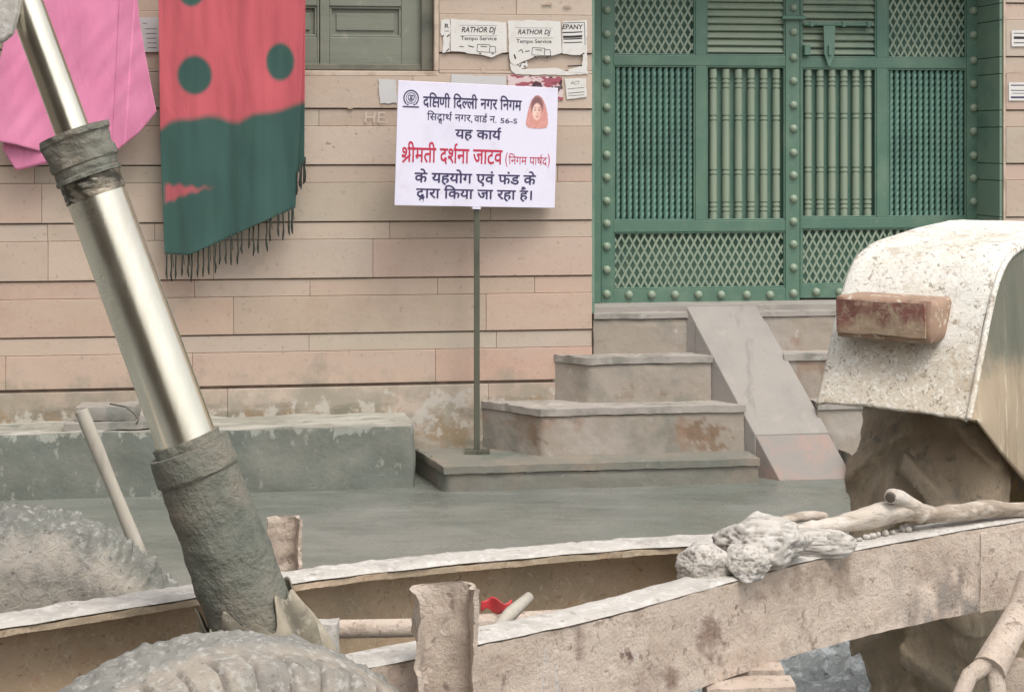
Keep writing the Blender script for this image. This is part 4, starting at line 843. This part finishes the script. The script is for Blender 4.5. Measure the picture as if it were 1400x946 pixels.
pk = thing('pink_cloth', MW @ T((WL(100, 0, NZ)[0], -NZ, zr)), 'plain bright pink cloth hung on the wall behind the hydraulic cylinder', 'cloth')
for ly, (nx, ny) in enumerate(((110, 110), (50, 110), (50, 60))):
    mb = MB(); mb.grid(nx, ny, lambda i, j: pink_pt(i, j, ly)); o = obj(('cloth', 'folded_edge', 'back_layer')[ly], mb, M['cloth'], pk, MW, smooth=True); q = o.modifiers.new('solid', 'SOLIDIFY'); q.thickness = .0015

# ------------------------------------------------------------------ the trailer (tipping mixer cart)
AT = R(33); TD = V((cos(AT), sin(AT), 0)); TA = V((-sin(AT), cos(AT), 0)); UP = V((0, 0, 1))
NW = V((-.432, 2.55, .44)); FW = NW+TA*1.08
TF = Matrix.Translation((NW+FW)/2-UP*.44) @ Matrix.Rotation(AT, 4, 'Z')
tr_ = thing('tipping_trailer', TF, 'cement-crusted two-wheeled tipping trailer with a long hydraulic cylinder and a bare steel drawbar', 'trailer')
def smooth_path(pts, n=6):
    out = []
    for k in range(len(pts)-1):
        p0, p1, p2, p3 = pts[max(k-1,0)], pts[k], pts[k+1], pts[min(k+2, len(pts)-1)]
        for j in range(n):
            t = j/n; out.append(((p1*2)+(p2-p0)*t+(p0*2-p1*5+p2*4-p3)*t*t+(p1*3-p0-p2*3+p3)*t**3)*.5)
    return out+[pts[-1]]
def rail_tint(p):
    # stains with places of their own: a grey washed patch with pale drips by the joint, rust spots, dark drips below the clods
    u, v = U0+p.x/p.y*F, VH+(HC-p.z)/p.y*F; c = [1., 1., 1.]
    def blend(k, col):
        for i in range(3): c[i] = c[i]*(1-k)+col[i]*k
    n1 = fbm(p, 16, 3)
    g_ = ss(u, 1200, 1275)*(1-ss(u, 1338, 1348))*ss(v+40*n1, 745, 790); blend(.9*g_, (.40, .44, .48))
    d = ss(noise.noise(V((u*.11, v*.018, 3))), .0, .25)*g_; blend(.8*d, (1.35, 1.36, 1.36))
    for (cu, cv, ru, rv, k) in ((972, 880, 22, 42, .8), (917, 930, 10, 18, .9), (792, 885, 6, 40, .75), (1150, 800, 10, 12, .5), (880, 935, 30, 20, .4), (1045, 812, 12, 14, .5)):
        d = math.hypot((u-cu)/ru, (v-cv)/rv)+1.1*fbm(p, 45, 3); blend(k*(1-ss(d, .5, .95)), (.28, .2, .18))
    d = math.hypot((u-1125)/58, (v-785)/30)+1.0*fbm((p.x, p.y, p.z*.5), 34, 3); blend(.75*(1-ss(d, .55, .95)), (.46, .42, .38))
    return tuple(c)
def channel(name, pts, side, hgt, fl, m_, th=.011, step=.012):
    """C channel: pts run along the top outer edge of the web; flanges go towards side (unit vector sign of the left normal)"""
    path = []
    sp = smooth_path(pts, 8)
    for a, b in zip(sp, sp[1:]):                                           # resample so that the crust can be modelled
        n = max(1, int((b-a).length/step)); path += [a.lerp(b, k/n) for k in range(n)]
    path.append(sp[-1])
    prof = [(0, 0)]
    ny = 16
    prof += [(0, -hgt*k/ny) for k in range(1, ny+1)]
    prof += [(fl, -hgt), (fl, -hgt+th), (th, -hgt+th), (th, -th), (fl, -th)] + [(fl*(1-k/5), 0) for k in range(0, 5)]
    mb = MB()
    def fr(k):
        t = (path[min(k+1, len(path)-1)]-path[max(k-1, 0)]).normalized(); nrm = V((-t.y, t.x, 0)).normalized()*side
        return path[k], nrm, UP
    mb.sweep(path, prof, fr)
    for k, v in enumerate(mb.v):
        if m_ is M['rust']: mb.c[k] = rail_tint(v)
        a = .0028*fbm(v, 34, 3)+.002*fbm(v, 9, 2); mb.v[k] = v+V((a*.6, -a, a))
    return obj(name, mb, m_, tr_, smooth=True, auto=38), path
Zr = .80
np_ = [PZ(u, v, Zr) for u, v in ((455, 926), (560, 904), (650, 885), (850, 840), (1109, 768), (1290, 732), (1400, 714), (1620, 676))]
nr, npath = channel('chassis_rail', np_, 1, .172, .085, M['rust']); tag(nr, 'near chassis rail, pale and flecked with rust')
fp_ = [PZ(u, v, Zr) for u, v in ((0, 862), (270, 819), (400, 800), (570, 779), (853, 754), (985, 746))]
fp_ = [fp_[0]-TD*.9, fp_[0]-TD*.4]+fp_+[fp_[-1]+V((.12, .03, 0))]
def far_side():
    # web on the far side, flanges towards the camera: shift the path back by the flange width
    out = []
    for k, p in enumerate(fp_):
        t = (fp_[min(k+1, len(fp_)-1)]-fp_[max(k-1, 0)]).normalized(); out.append(p+V((-t.y, t.x, 0))*.085)
    return out
fr_, fpath = channel('chassis_rail', far_side(), -1, .175, .085, M['darkrust']); tag(fr_, 'far chassis rail, brown inside with a white cement-splashed top')
# dried cement lying on the flanges
def topcrust(path, side, off, wd, m_, th=.005, lo=-.45, name='cement_splash', par=None, jag=.012):
    mb = MB(); rows = []
    nx = 9
    for k, p in enumerate(path):
        t = (path[min(k+1, len(path)-1)]-path[max(k-1, 0)]).normalized(); nrm = V((-t.y, t.x, 0)).normalized()*side
        row = []
        for i in range(nx):
            f = i/(nx-1); q_ = p+nrm*(off+wd*f); e = fbm((q_.x, q_.y, 1), 14, 3)*jag
            q_ = q_+nrm*(e if i in (0, nx-1) else 0)
            h = th*(.5+.9*abs(fbm((q_.x, q_.y, 5), 22, 3)))*(0 if i in (0, nx-1) else 1)
            row.append(mb.vert(q_+UP*(.0035+h)))
        rows.append(row)
    for a, b in zip(rows, rows[1:]):
        for i in range(nx-1): mb.f.append([a[i], a[i+1], b[i+1], b[i]])
    return obj(name, mb, m_, par, smooth=True)
topcrust(npath, 1, -.001, .084, M['splash'], par=nr, jag=.004)
topcrust(fpath, -1, .0, .086, M['splash'], th=.007, par=fr_, jag=.006)
def wheel(c, side, near):
    """side = sign of TA that faces outwards"""
    mb = MB(); W2, Rr = .105, .44
    prof = [(-1.0, .58), (-1.06, .66), (-1.12, .76), (-1.1, .85), (-1.02, .92), (-.93, .965)]+[(-.85+1.7*k/24, .985+.015*(1-(2*k/24-1)**2)) for k in range(25)]+[(.93, .965), (1.02, .92), (1.1, .85), (1.12, .76), (1.06, .66), (1.0, .58)]
    n = 560; np2 = len(prof)
    CR, TAN, DK = (.74, .74, .73), (1.05, .95, .86), (.34, .28, .25)
    def fn(i, j):
        x, r = prof[min(np2-1, int(round(j*(np2-1))))]; a = 2*pi*i
        ax = x*W2; rr = r*Rr; d = TD*cos(a)+UP*sin(a); p = c+TA*ax+d*rr
        cam_side = -x                                                      # towards the camera is -TA
        col = CR
        if near:
            b = ss(cam_side+.22*fbm(p, 9, 3), -.0, .34)                         # bare shoulder on the camera side
            lum = .006*abs(fbm(p, 20, 3))+.006*fbm(p, 60, 3)
            g_ = (a/(2*pi)*52+.15*fbm(p, 6, 2)) % 1; gr = (1-ss(abs(g_-.5), .03, .10))*ss(cam_side, .27, .52)
            off = lum*(1-b)+.005*(1-b)-.010*gr
            col = tuple(u_*(1-b)+w_*b for u_, w_ in zip(CR, TAN)); col = tuple(u_*(1-gr*.85)+w_*gr*.85 for u_, w_ in zip(col, DK))
        else:
            b = ss(cam_side, .9, 1.0)*ss(.93-r+.10*fbm(p, 7, 3), .0, .04)   # smooth cement on the inner side wall
            b *= 1-ss(cos(a)*-1+.25*fbm(p, 6, 2), .1, .4)
            off = (.016*abs(fbm(p, 14, 3))+.009*abs(fbm(p, 40, 2))+.009*fbm(p, 75, 2))*(1-b)+.004*b
            col = tuple(u_*(1-b)+w_*b for u_, w_ in zip((.60, .63, .59), (1.55, 1.45, 1.36)))
        return (c+TA*(ax*(1+off*1.2))+d*(rr+off), col)
    mb.grid(n, np2, fn, close=True)
    o = obj('wheel', mb, M['crust'], tr_, smooth=True)
    mb = MB(); 
    for sgn in (-1, 1):
        rows = []
        for x, r in ((.9, .585), (.75, .55), (.6, .45), (.45, .2), (.5, .0)):
            rows.append([mb.vert(c+TA*sgn*x*W2+(TD*cos(2*pi*i/40)+UP*sin(2*pi*i/40))*(r*Rr+1e-4)) for i in range(40)])
        for a, b in zip(rows, rows[1:]):
            for i in range(40): mb.f.append([a[i], a[(i+1)%40], b[(i+1)%40], b[i]])
    obj('wheel_rim', mb, M['rim'], o, smooth=True)
    return o
wn_ = wheel(NW, -1, True); tag(wn_, 'near wheel, its tread under a grey cement crust')
wf_ = wheel(FW, 1, False); tag(wf_, 'far wheel, lumpy cement on the tread and smooth cement inside')
mb = MB(); mb.tube([NW+TA*.06, FW-TA*.06], .038, 16); obj('axle', mb, M['darkrust'], tr_, smooth=True, auto=40)
# hydraulic cylinder
YC = 2.98
def cyl(v): return P(350-.3686*(860-v), v, YC)
def ring_tube(name, v0, v1, r0, r1, m_, par, amp=0, freq=30, n=60, seg=72, lips=(), tag_=None):
    mb = MB(); a, b = cyl(v0), cyl(v1)
    path = [a.lerp(b, k/(n-1)) for k in range(n)]; rad = [r0+(r1-r0)*k/(n-1)+sum(h for (t0, t1, h) in lips if t0 <= k/(n-1) <= t1) for k in range(n)]
    mb.tube(path, rad, seg, fn=(lambda p: amp*(fbm(p, freq, 3)+.6*fbm(p, freq*.3, 2))) if amp else None)
    o = obj(name, mb, m_, par, smooth=True, auto=50)
    if tag_: tag(o, tag_)
    return o
sleeve = ring_tube('hydraulic_cylinder', 905, 612, .0755, .0665, M['mud'], tr_, .0032, 24, 110, lips=((.88, 1.0, .004),), tag_='tilted telescopic hydraulic cylinder, muddy below and chrome above')
ring_tube('seal_ring', 622, 600, .058, .056, M['mud'], sleeve, .004, 40, 10)
ring_tube('chrome_tube', 640, 268, .0510, .0510, M['chrome'], sleeve, seg=96)
ring_tube('mottled_band', 269, 232, .0517, .0512, M['mottledchrome'], sleeve, .0010, 40, 30)  # dark blotches and pale streaks in the chrome colour
ring_tube('mud_collar', 243, 181, .0555, .0575, M['mud'], sleeve, .006, 32, 40, lips=((.1, .3, -.003), (.85, 1, .003)))
ring_tube('piston_rod', 215, -150, .0293, .0293, M['chrome'], sleeve, seg=64)
# cement-caked bracket at the head of the rod
mb = MB(); Yb = YC-.05
pl = [(-60, -170), (40, -170), (30, -60), (26, -8), (23, 18), (15, 47), (4, 56), (-14, 64), (-60, 60)]
pp = [P(u, v, Yb) for u, v in pl]
a = [mb.vert(p) for p in pp]; b = [mb.vert(p+V((0, .022, 0))) for p in pp]; mb.f += [a[::-1], b]
for i in range(len(pp)): j = (i+1) % len(pp); mb.f.append([a[i], a[j], b[j], b[i]])
tag(obj('tipping_bracket', mb, M['splash'], tr_, bevel=.004), 'cement-caked plate at the head of the cylinder rod')
# crumpled cement sack round the foot of the cylinder
mb = MB(); ax = (cyl(600)-cyl(860)).normalized(); e1 = ax.cross(V((0,1,0))).normalized(); e2 = ax.cross(e1)
c0 = cyl(858)
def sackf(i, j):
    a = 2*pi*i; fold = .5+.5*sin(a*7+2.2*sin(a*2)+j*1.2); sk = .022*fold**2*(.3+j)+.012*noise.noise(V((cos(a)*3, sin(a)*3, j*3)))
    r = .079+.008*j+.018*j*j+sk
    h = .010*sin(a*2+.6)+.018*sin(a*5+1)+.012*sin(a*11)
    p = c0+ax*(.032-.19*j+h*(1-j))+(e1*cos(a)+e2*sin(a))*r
    k = .55+.75*fold; return (p, (k, k*.99, k*.97))  # fold shading put into the vertex colour: light ridges, dark valleys
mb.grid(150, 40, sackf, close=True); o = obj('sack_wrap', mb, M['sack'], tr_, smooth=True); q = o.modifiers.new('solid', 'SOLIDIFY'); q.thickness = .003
# foot lug, cross member, brake pipe, stakes, prop
mb = MB(); c_ = PZ(437, 868, .74); mb.nbox((c_.x-.035, c_.y-.02, .69), (c_.x+.035, c_.y+.03, .765), step=.015, amp=.004, freq=24, rnd=.004); obj('foot_lug', mb, M['splash'], tr_, smooth=True, weld=.001, auto=45)
mb = MB(); mb.tube([PZ(380, 861, .735), PZ(560, 858, .735), PZ(800, 843, .735), PZ(1010, 822, .735)], .0165, 20); obj('brake_pipe', mb, M['rust'], tr_, smooth=True, auto=40)
def stake(name, A, wd, dp, z0, z1, m_, flip=1, yaw=0, th=.007, lab=None, left=True):
    mb = MB(); rx = V((cos(yaw), sin(yaw), 0)); ry = V((-sin(yaw), cos(yaw), 0))
    prof = [(-wd/2, 0), (-wd/2, -dp), (-wd/2+th, -dp), (-wd/2+th, -th), (wd/2-th, -th), (wd/2-th, -dp*.9), (wd/2, -dp*.9), (wd/2, 0)] if left else [(-wd/2, 0), (-wd/2, -th), (wd/2-th, -th), (wd/2-th, -dp), (wd/2, -dp), (wd/2, 0)]
    rows = []; N_ = 34
    pf = []
    for p, q_ in zip(prof, prof[1:]+prof[:1]):
        n = max(1, int(math.hypot(q_[0]-p[0], q_[1]-p[1])/.012)); pf += [(p[0]+(q_[0]-p[0])*k/n, p[1]+(q_[1]-p[1])*k/n) for k in range(n)]
    for k in range(N_+1):
        z = z0+(z1-z0)*k/N_; row = []
        for x, y in pf:
            p = A+rx*x+ry*y; p = V((p.x, p.y, z)); e = .0055*fbm(p, 30, 3)*(2.2 if left and x < -wd/2+.012 else 1)
            if k == N_: e += .004*fbm(p, 60, 2)
            row.append(mb.vert(p+V((e, -e, e*.6))))
        rows.append(row)
    m = len(pf)
    for a, b in zip(rows, rows[1:]):
        for i in range(m): mb.f.append([a[i], a[(i+1)%m], b[(i+1)%m], b[i]])
    mb.f += [rows[0][::-1], rows[-1]]
    return tag(obj(name, mb, m_, tr_, smooth=True, auto=40), lab)
A = P(607, 800, 2.745); stake('side_stake', A, .092, .055, .45, HC-(797-VH)/F*2.745, M['rust'], yaw=R(10), lab='crusted steel side stake on the near rail')
A = P(386, 760, 3.36); stake('side_stake', A, .062, .04, .78, HC-(706-VH)/F*3.36, M['rust'], yaw=R(16), lab='short flat side stake behind the far rail', left=False)
mb = MB(); c_ = P(1036, 930, 3.32); mb.nbox((c_.x-.045, c_.y-.04, .02), (c_.x+.045, c_.y+.04, .632), step=.03, amp=.004, freq=20, rnd=.004); obj('prop_stand', mb, M['rust'], tr_, frame=None, smooth=True, weld=.001, auto=45)
mb = MB(); c_ = P(1000, 925, 3.2); mb.nbox((c_.x-.05, c_.y-.02, .57), (c_.x+.12, c_.y+.06, .627), step=.02, amp=.004, freq=20, rnd=.004); obj('prop_bracket', mb, M['rust'], tr_, smooth=True, weld=.001, auto=45)
mb = MB(); a, b, c_, d_ = [PZ(u, v, Zr) for u, v in ((1336, 723), (1339, 722), (1346, 721), (1420, 710))]
t = (d_-a).normalized(); nrm = V((t.y, -t.x, 0)); mb.nbox((0, 0, 0), ((d_-a).length, .008, .168), step=.02, amp=.003, freq=24, rnd=.002)
fm_ = Matrix(((t.x, nrm.x, 0, a.x), (t.y, nrm.y, 0, a.y), (0, 0, 1, Zr-.176), (0, 0, 0, 1))); obj('joint_plate', mb, M['rust'], tr_, fm_, smooth=True, weld=.001, auto=45)

# ------------------------------------------------------------------ things lying on the trailer
def clod(name, c, r, label, seed, m_, sub=5, group='clods of cement on the drawbar', amp=.28):
    bm = bmesh.new(); bmesh.ops.create_icosphere(bm, subdivisions=sub, radius=1)
    mb = MB(); rnd = random.Random(seed)
    planes = [(V((rnd.gauss(0, 1), rnd.gauss(0, 1), rnd.gauss(0, 1))).normalized(), rnd.uniform(.80, 1.0)) for _ in range(40)]
    for v in bm.verts:
        p = v.co.copy()
        d = p.normalized(); rr_ = 1e9; second = 1e9
        for n_, dd in planes:
            t = d.dot(n_)
            if t > .05:
                x_ = dd/t
                if x_ < rr_: second = rr_; rr_ = x_
                elif x_ < second: second = x_
        k = min(rr_, 1.35)*(1+.10*fbm(d+V((seed, 0, 0)), 1.6, 2))
        w_ = V((fbm(d, 2.2, 2), fbm(d+V((7, 0, seed)), 2.2, 2), 0))
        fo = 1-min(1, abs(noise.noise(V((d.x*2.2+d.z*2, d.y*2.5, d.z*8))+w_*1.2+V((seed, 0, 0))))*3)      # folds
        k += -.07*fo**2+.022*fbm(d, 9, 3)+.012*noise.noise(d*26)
        p = d*k; cc = 1.06-.55*fo**2  # creases darkened in the vertex colour, shade painted into the folds
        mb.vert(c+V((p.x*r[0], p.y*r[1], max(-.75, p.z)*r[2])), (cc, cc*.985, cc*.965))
    mb.f = [[v.index for v in f.verts] for f in bm.faces]; bm.free()
    return tag(obj(name, mb, m_, base=tuple(c-UP*r[2]*.75), smooth=True), label, 'cement clod', group)
def on(u, v): return PZ(u, v, Zr)
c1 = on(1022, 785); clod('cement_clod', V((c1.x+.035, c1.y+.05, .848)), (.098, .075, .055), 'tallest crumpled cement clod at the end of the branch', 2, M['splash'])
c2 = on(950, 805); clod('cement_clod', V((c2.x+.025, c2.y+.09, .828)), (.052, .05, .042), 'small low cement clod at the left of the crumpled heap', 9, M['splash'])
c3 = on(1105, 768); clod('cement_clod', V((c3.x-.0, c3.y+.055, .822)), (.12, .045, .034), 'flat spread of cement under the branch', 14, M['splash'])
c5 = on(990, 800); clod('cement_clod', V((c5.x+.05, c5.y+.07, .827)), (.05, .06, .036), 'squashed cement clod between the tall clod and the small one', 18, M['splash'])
for k in range(15):
    u = 1160+random.random()*90; c_ = on(u, 752-(u-1160)*.2-random.random()*8); r_ = random.uniform(.006, .011)
    clod('cement_crumb', V((c_.x, c_.y+.012, .806+r_*.6)), (r_, r_, r_*.8), 'small crumb of cement on the beam below the branch', k, M['splash'], 2, 'crumbs of cement below the branch')
def br(u, v, Y): return P(u, v, Y)
mb = MB()
path = [br(1018, 741, 3.43), br(1050, 735, 3.46), br(1090, 726, 3.50), br(1130, 719, 3.54), br(1170, 712, 3.58), br(1205, 703, 3.60), br(1235, 699, 3.63), br(1270, 703, 3.66), br(1310, 700, 3.70), br(1350, 695, 3.74), br(1400, 697, 3.78), br(1480, 690, 3.86)]
path = smooth_path(path, 6); rad = []
for k in range(len(path)):
    t = k/(len(path)-1); rad.append(.010+.009*ss(t, 0, .5)+.006*math.exp(-((t-.46)/.08)**2)-.004*ss(t, .7, 1)+.0025*noise.noise(V((t*14, 0, 0))))
mb.tube(path, rad, 36, fn=lambda p: .004*fbm((p.x*.4, p.y, p.z), 24, 3)+.0022*fbm((p.x*.25, p.y, p.z), 80, 3))
bt = thing('branch', T(tuple(path[len(path)//2]-UP*.03)), 'pale bare branch with a broken stub lying along the trailer drawbar', 'branch')
obj('limb', mb, M['wood'], bt, smooth=True)
mb = MB(); p2 = smooth_path([br(1262, 704, 3.64), br(1244, 692, 3.63), br(1230, 682, 3.61), br(1221, 678, 3.59), br(1217, 680, 3.575)], 4)
rr_ = [.021-.008*k/(len(p2)-1) for k in range(len(p2))]
rows = mb.tube(p2, rr_, 18, caps=True, fn=lambda p: .002*fbm(p, 40, 3)); obj('stub', mb, M['wood'], bt, smooth=True, auto=50)
mb = MB(); e_ = (p2[-1]-p2[-2]).normalized(); mb.dome(p2[-1]+e_*.0005, .0105, .002, ax=e_); obj('hollow_shade', mb, M['wire'], bt, smooth=True)  # dark cap painted in for the shade inside the broken end
mb = MB(); p3 = smooth_path([br(1040, 728, 3.50), br(1070, 713, 3.54), br(1100, 706, 3.57), br(1128, 708, 3.59)], 5); mb.tube(p3, .011, 12, fn=lambda p: .003*fbm(p, 40, 3)); obj('twig', mb, M['wood'], bt, smooth=True)
mb = MB(); a, b = PZ(672, 866, .765), PZ(724, 815, .80); mb.tube([a, a.lerp(b, .5)+UP*.002, b], [.010, .012, .009], 10, fn=lambda p: .002*fbm(p, 50, 2))
tag(obj('stick', mb, M['handle'], base=tuple(a), smooth=True), 'short splintered stick leaning between the two rails', 'stick')
mb = MB(); c_ = PZ(678, 836, .765); mb.grid(14, 8, lambda i, j: c_+V((-.028+.056*i, .012*sin(i*6)+.03, -.008+.022*j+.004*sin(i*9+j*4))))
o = tag(obj('plastic_scrap', mb, M['redscrap'], base=tuple(c_), smooth=True), 'scrap of red plastic tucked behind the pipe between the rails', 'scrap'); q = o.modifiers.new('solid', 'SOLIDIFY'); q.thickness = .002
# shovel standing in the concrete behind the far wheel
a, b = P(111, 561, 4.42), P(318, 1066, 4.42); b = a.lerp(b, .93)
sh = thing('shovel', T((b.x, b.y, 0)), 'shovel with a plain pale wooden handle standing behind the cement-crusted far wheel', 'shovel')
mb = MB(); mb.tube([a.lerp(b, k/30) for k in range(31)], [.0165+.001*sin(k*.7) for k in range(31)], 20, fn=lambda p: .0008*fbm(p, 12, 2)); obj('handle', mb, M['handle'], sh, smooth=True, auto=50)
d = (b-a).normalized(); rx = V((0, 1, 0)); ry = d.cross(rx)
mb = MB(); mb.grid(14, 14, lambda i, j: b+d*(-.02+.26*j)+rx*((-.11+.22*i)*(1 if j < .6 else 1-.7*(j-.6)/.4))+ry*(.03*cos((i-.5)*2.4)*(1-j*.4)-.03)); o = obj('blade', mb, M['darkrust'], sh, smooth=True); q = o.modifiers.new('solid', 'SOLIDIFY'); q.thickness = .003

# ------------------------------------------------------------------ tractor: left rear wheel, fender, tail lamp, link
TC = V((1.305, 4.50, 0)); TM = Matrix.Translation(TC) @ Matrix.Rotation(R(-38), 4, 'Z')       # x = right, y = forward
tk = thing('tractor', TM, 'cement-spattered pale tractor seen at its rear wheel and fender, right of the steps', 'tractor')
RT, WT = .655, .176
mb = MB()
prof = [(-.72, .56), (-.92, .66), (-1.04, .78), (-1.02, .84), (-.96, .885)]+[(-.88+1.76*k/14, .915+.055*(1-(2*k/14-1)**2)) for k in range(15)]+[(.96, .885), (1.02, .84), (1.04, .76), (.92, .66), (.72, .56)]
def tyre(i, j):
    x, r = prof[int(round(j*(len(prof)-1)))]; a = 2*pi*i; q_ = V((x*WT-.022, cos(a)*r*RT, RT+sin(a)*r*RT)); q_ += (q_-V((0,0,RT))).normalized()*.003*fbm(q_, 9, 3)
    return q_
prof.append(prof[0])
mb.grid(160, len(prof), tyre, close=True)
for k in range(19):
    for sg in (-1, 1):
        a0 = 2*pi*(k+(.5 if sg > 0 else 0))/19; N_ = 12; rows = []
        for q_ in range(N_+1):
            t = q_/N_; xx = sg*(-.06+1.10*t)*WT; ang = a0+.26*t-.02
            rb = RT*(.970-.055*t*t) if t < .86 else RT*(.929-.09*(t-.86)/.14); hgt = (.046-.004*t)*(1 if t < .86 else 1-.35*(t-.86)/.14); hw = .029+.006*t
            row = []
            for da, hh in ((-hw*1.15, -.012), (-hw*.8, hgt), (hw*.8, hgt), (hw*1.15, -.012)):
                an = ang+da/RT; rr = rb+hh+.003*noise.noise(V((xx*9, an*9, hh*20))); row.append(mb.vert((xx-.022, cos(an)*rr, RT+sin(an)*rr)))
            rows.append(row)
        for a, b in zip(rows, rows[1:]):
            for i in range(4): mb.f.append([a[i], a[(i+1)%4], b[(i+1)%4], b[i]])
        mb.f += [rows[0][::-1], rows[-1]]
ty = obj('wheel', mb, M['rubber'], tk, TM, smooth=True)                   # carcass and lugs are one caked mass: fused and rounded
q = ty.modifiers.new('fuse', 'REMESH'); q.mode = 'VOXEL'; q.voxel_size = .0085; q.use_smooth_shade = True
q = ty.modifiers.new('round', 'SMOOTH'); q.factor = .6; q.iterations = 2
tx_ = bpy.data.textures.new('mud_lumps', 'CLOUDS'); tx_.noise_scale = .05; tx_.noise_depth = 3
q = ty.modifiers.new('mud', 'DISPLACE'); q.texture = tx_; q.strength = .018; q.mid_level = .5; q.texture_coords = 'LOCAL'
mb = MB()
for sgn in (-1, 1):
    rows = [[mb.vert((sgn*x*WT-.022, cos(2*pi*i/48)*r*RT, RT+sin(2*pi*i/48)*r*RT)) for i in range(48)] for x, r in ((.71, .562), (.60, .54), (.45, .50), (.2, .35), (.25, .12), (.25, .0))]
    for a, b in zip(rows, rows[1:]):
        for i in range(48): mb.f.append([a[i], a[(i+1)%48], b[(i+1)%48], b[i]])
obj('rim', mb, M['rim'], ty, TM, smooth=True)
# fender: rolled plate with rolled edge
FX0, FX1 = -.195, .172
fpr = [(-.735, 1.015), (-.70, 1.08), (-.665, 1.15), (-.625, 1.23), (-.585, 1.295), (-.53, 1.345), (-.45, 1.372), (-.33, 1.388), (-.15, 1.402), (.05, 1.405), (.3, 1.385), (.5, 1.33), (.64, 1.24)]
fpp = smooth_path([V((0, y, z)) for y, z in fpr], 8)
mb = MB(); nn_ = len(fpp)
def fend(i, j):
    k = int(round(j*(nn_-1))); p = fpp[k]; x = FX0+(FX1-FX0)*i
    edge = -.006*(1-min(1, min(i, 1-i)/.06)); q_ = V((x, p.y, p.z+edge)); 
    return q_+V((0, .006*fbm(q_, 4, 2), .006*fbm(q_+V((3,3,3)), 5, 2)+.002*fbm(q_, 30, 2)))
mb.grid(60, nn_, fend)
fo = obj('fender', mb, M['fender'], tk, TM, smooth=True); q = fo.modifiers.new('solid', 'SOLIDIFY'); q.thickness = .007; q.offset = -1
# inner side plate of the fender
low = [(-.735, 1.012), (-.61, .93), (-.45, .83), (-.30, .755), (0, .78), (.3, .86), (.55, 1.0), (.64, 1.23)]
lowp = smooth_path([V((0, y, z)) for y, z in low], 8)
mb = MB()
def skirt(i, j):
    a = fpp[int(round(i*(nn_-1)))]; t = i*(len(lowp)-1); k = min(len(lowp)-2, int(t)); b = lowp[k].lerp(lowp[k+1], t-k)
    p = a.lerp(b, j); x = FX1+.002+.022*sin(pi*.5*min(1, j*1.2))+.003*fbm(p, 6, 2); return V((x, p.y, p.z-.004*(1-j)))
mb.grid(nn_, 26, skirt); o = obj('fender_side', mb, M['skirt'], tk, TM, smooth=True); q = o.modifiers.new('solid', 'SOLIDIFY'); q.thickness = .006
mb = MB(); mb.tube([V((FX1+.004, p.y, p.z-.004)) for p in fpp], .007, 10); obj('fender_bead', mb, M['fender'], tk, TM, smooth=True)
# tail lamp
LX0, LX1 = -.158, .085
lm = TM @ T(((LX0+LX1)/2, -.60, 1.165))
mb = MB(); mb.nbox((LX0, -.715, 1.165), (LX1, -.585, 1.262), step=.012, amp=.003, freq=26, rnd=.008); tl_ = obj('tail_lamp', mb, M['lampbody'], tk, TM, smooth=True, weld=.001, auto=50)
mb = MB(); mb.nbox((LX0+.006, -.723, 1.176), (LX1-.012, -.716, 1.256), step=.01, amp=.002, freq=26, rnd=.004); obj('lens', mb, M['lamp'], tl_, TM, smooth=True, weld=.001, auto=50)
# axle, housing and lower link
mb = MB(); mb.tube([(.1, 0, RT), (.5, 0, RT)], .09, 24); mb.nbox((.45, -.16, .48), (.86, .9, .84), step=.05, amp=.006, rnd=.05); obj('axle_housing', mb, M['darkrust'], tk, TM, smooth=True, auto=40)
a, b = P(1398, 832, 3.62), P(1352, 915, 3.50); c_ = P(1326, 985, 3.46)
mb = MB(); rx = V((1, 0, 0)); 
mb.tube([a+UP*.06+V((.03,.02,0)), a, a.lerp(b, .5), b], [.032, .03, .031, .034], 18, fn=lambda p: .002*fbm(p, 40, 2))
lk = obj('lower_link', mb, M['rust'], tk, smooth=True, auto=50)
mb = MB(); d = (c_-b).normalized(); nx_ = V((0, -1, 0)); sx = d.cross(nx_).normalized()
for sgn in (-1, 1): mb.tube([b+sx*sgn*.008-d*.01, b+d*.03+sx*sgn*.032, b+d*.09+sx*sgn*.036, c_+sx*sgn*.03], [.018, .017, .017, .016], 14, fn=lambda p: .002*fbm(p, 40, 2))
obj('link_fork', mb, M['rust'], lk, smooth=True, auto=50)
mb = MB(); c_ = P(1400, 950, 3.58); mb.nbox((c_.x-.045, c_.y-.01, c_.z-.1), (c_.x+.12, c_.y+.02, c_.z+.075), step=.02, amp=.003, freq=20, rnd=.004); obj('hitch_plate', mb, M['rust'], tk, smooth=True, weld=.001, auto=45)

# ------------------------------------------------------------------ the house across the street, behind the camera, and one added on the left
def house2(x0, x1, y0, y1, h, label):
    t_ = thing('unseen_house', T(((x0+x1)/2, y1, 0)), label, 'house')
    mb = MB(); mb.box((x0, y0, -.1), (x1, y1, h)); wl_ = obj('wall', mb, M['house'], t_)
    mb = MB(); mb.box((x0-.2, y0-.2, h), (x1+.2, y1+.25, h+.15)); obj('roof', mb, M['house'], t_)
    n = int((x1-x0)/2.2)
    for f_ in range(int(h/3)):
        for k in range(n):
            cx_ = x0+(k+.5)*(x1-x0)/n; mb = MB(); mb.box((cx_-.5, y1-.02, f_*3+1.1), (cx_+.5, y1+.03, f_*3+2.3)); w_ = obj('window', mb, M['shutter'], t_)
            mb = MB(); mb.box((cx_-.42, y1+.031, f_*3+1.18), (cx_+.42, y1+.036, f_*3+2.22)); obj('pane', mb, M['glass'], w_)
house2(-11, .3, -9, -3.2, 5.0, 'plain beige two-storey house straight across the street')
house2(-13, -6.6, -2.6, 6.4, 5.0, 'plain beige two-storey house added unseen on the left to darken the chrome reflection')  # added out of view so the chrome cylinder reflects something darker
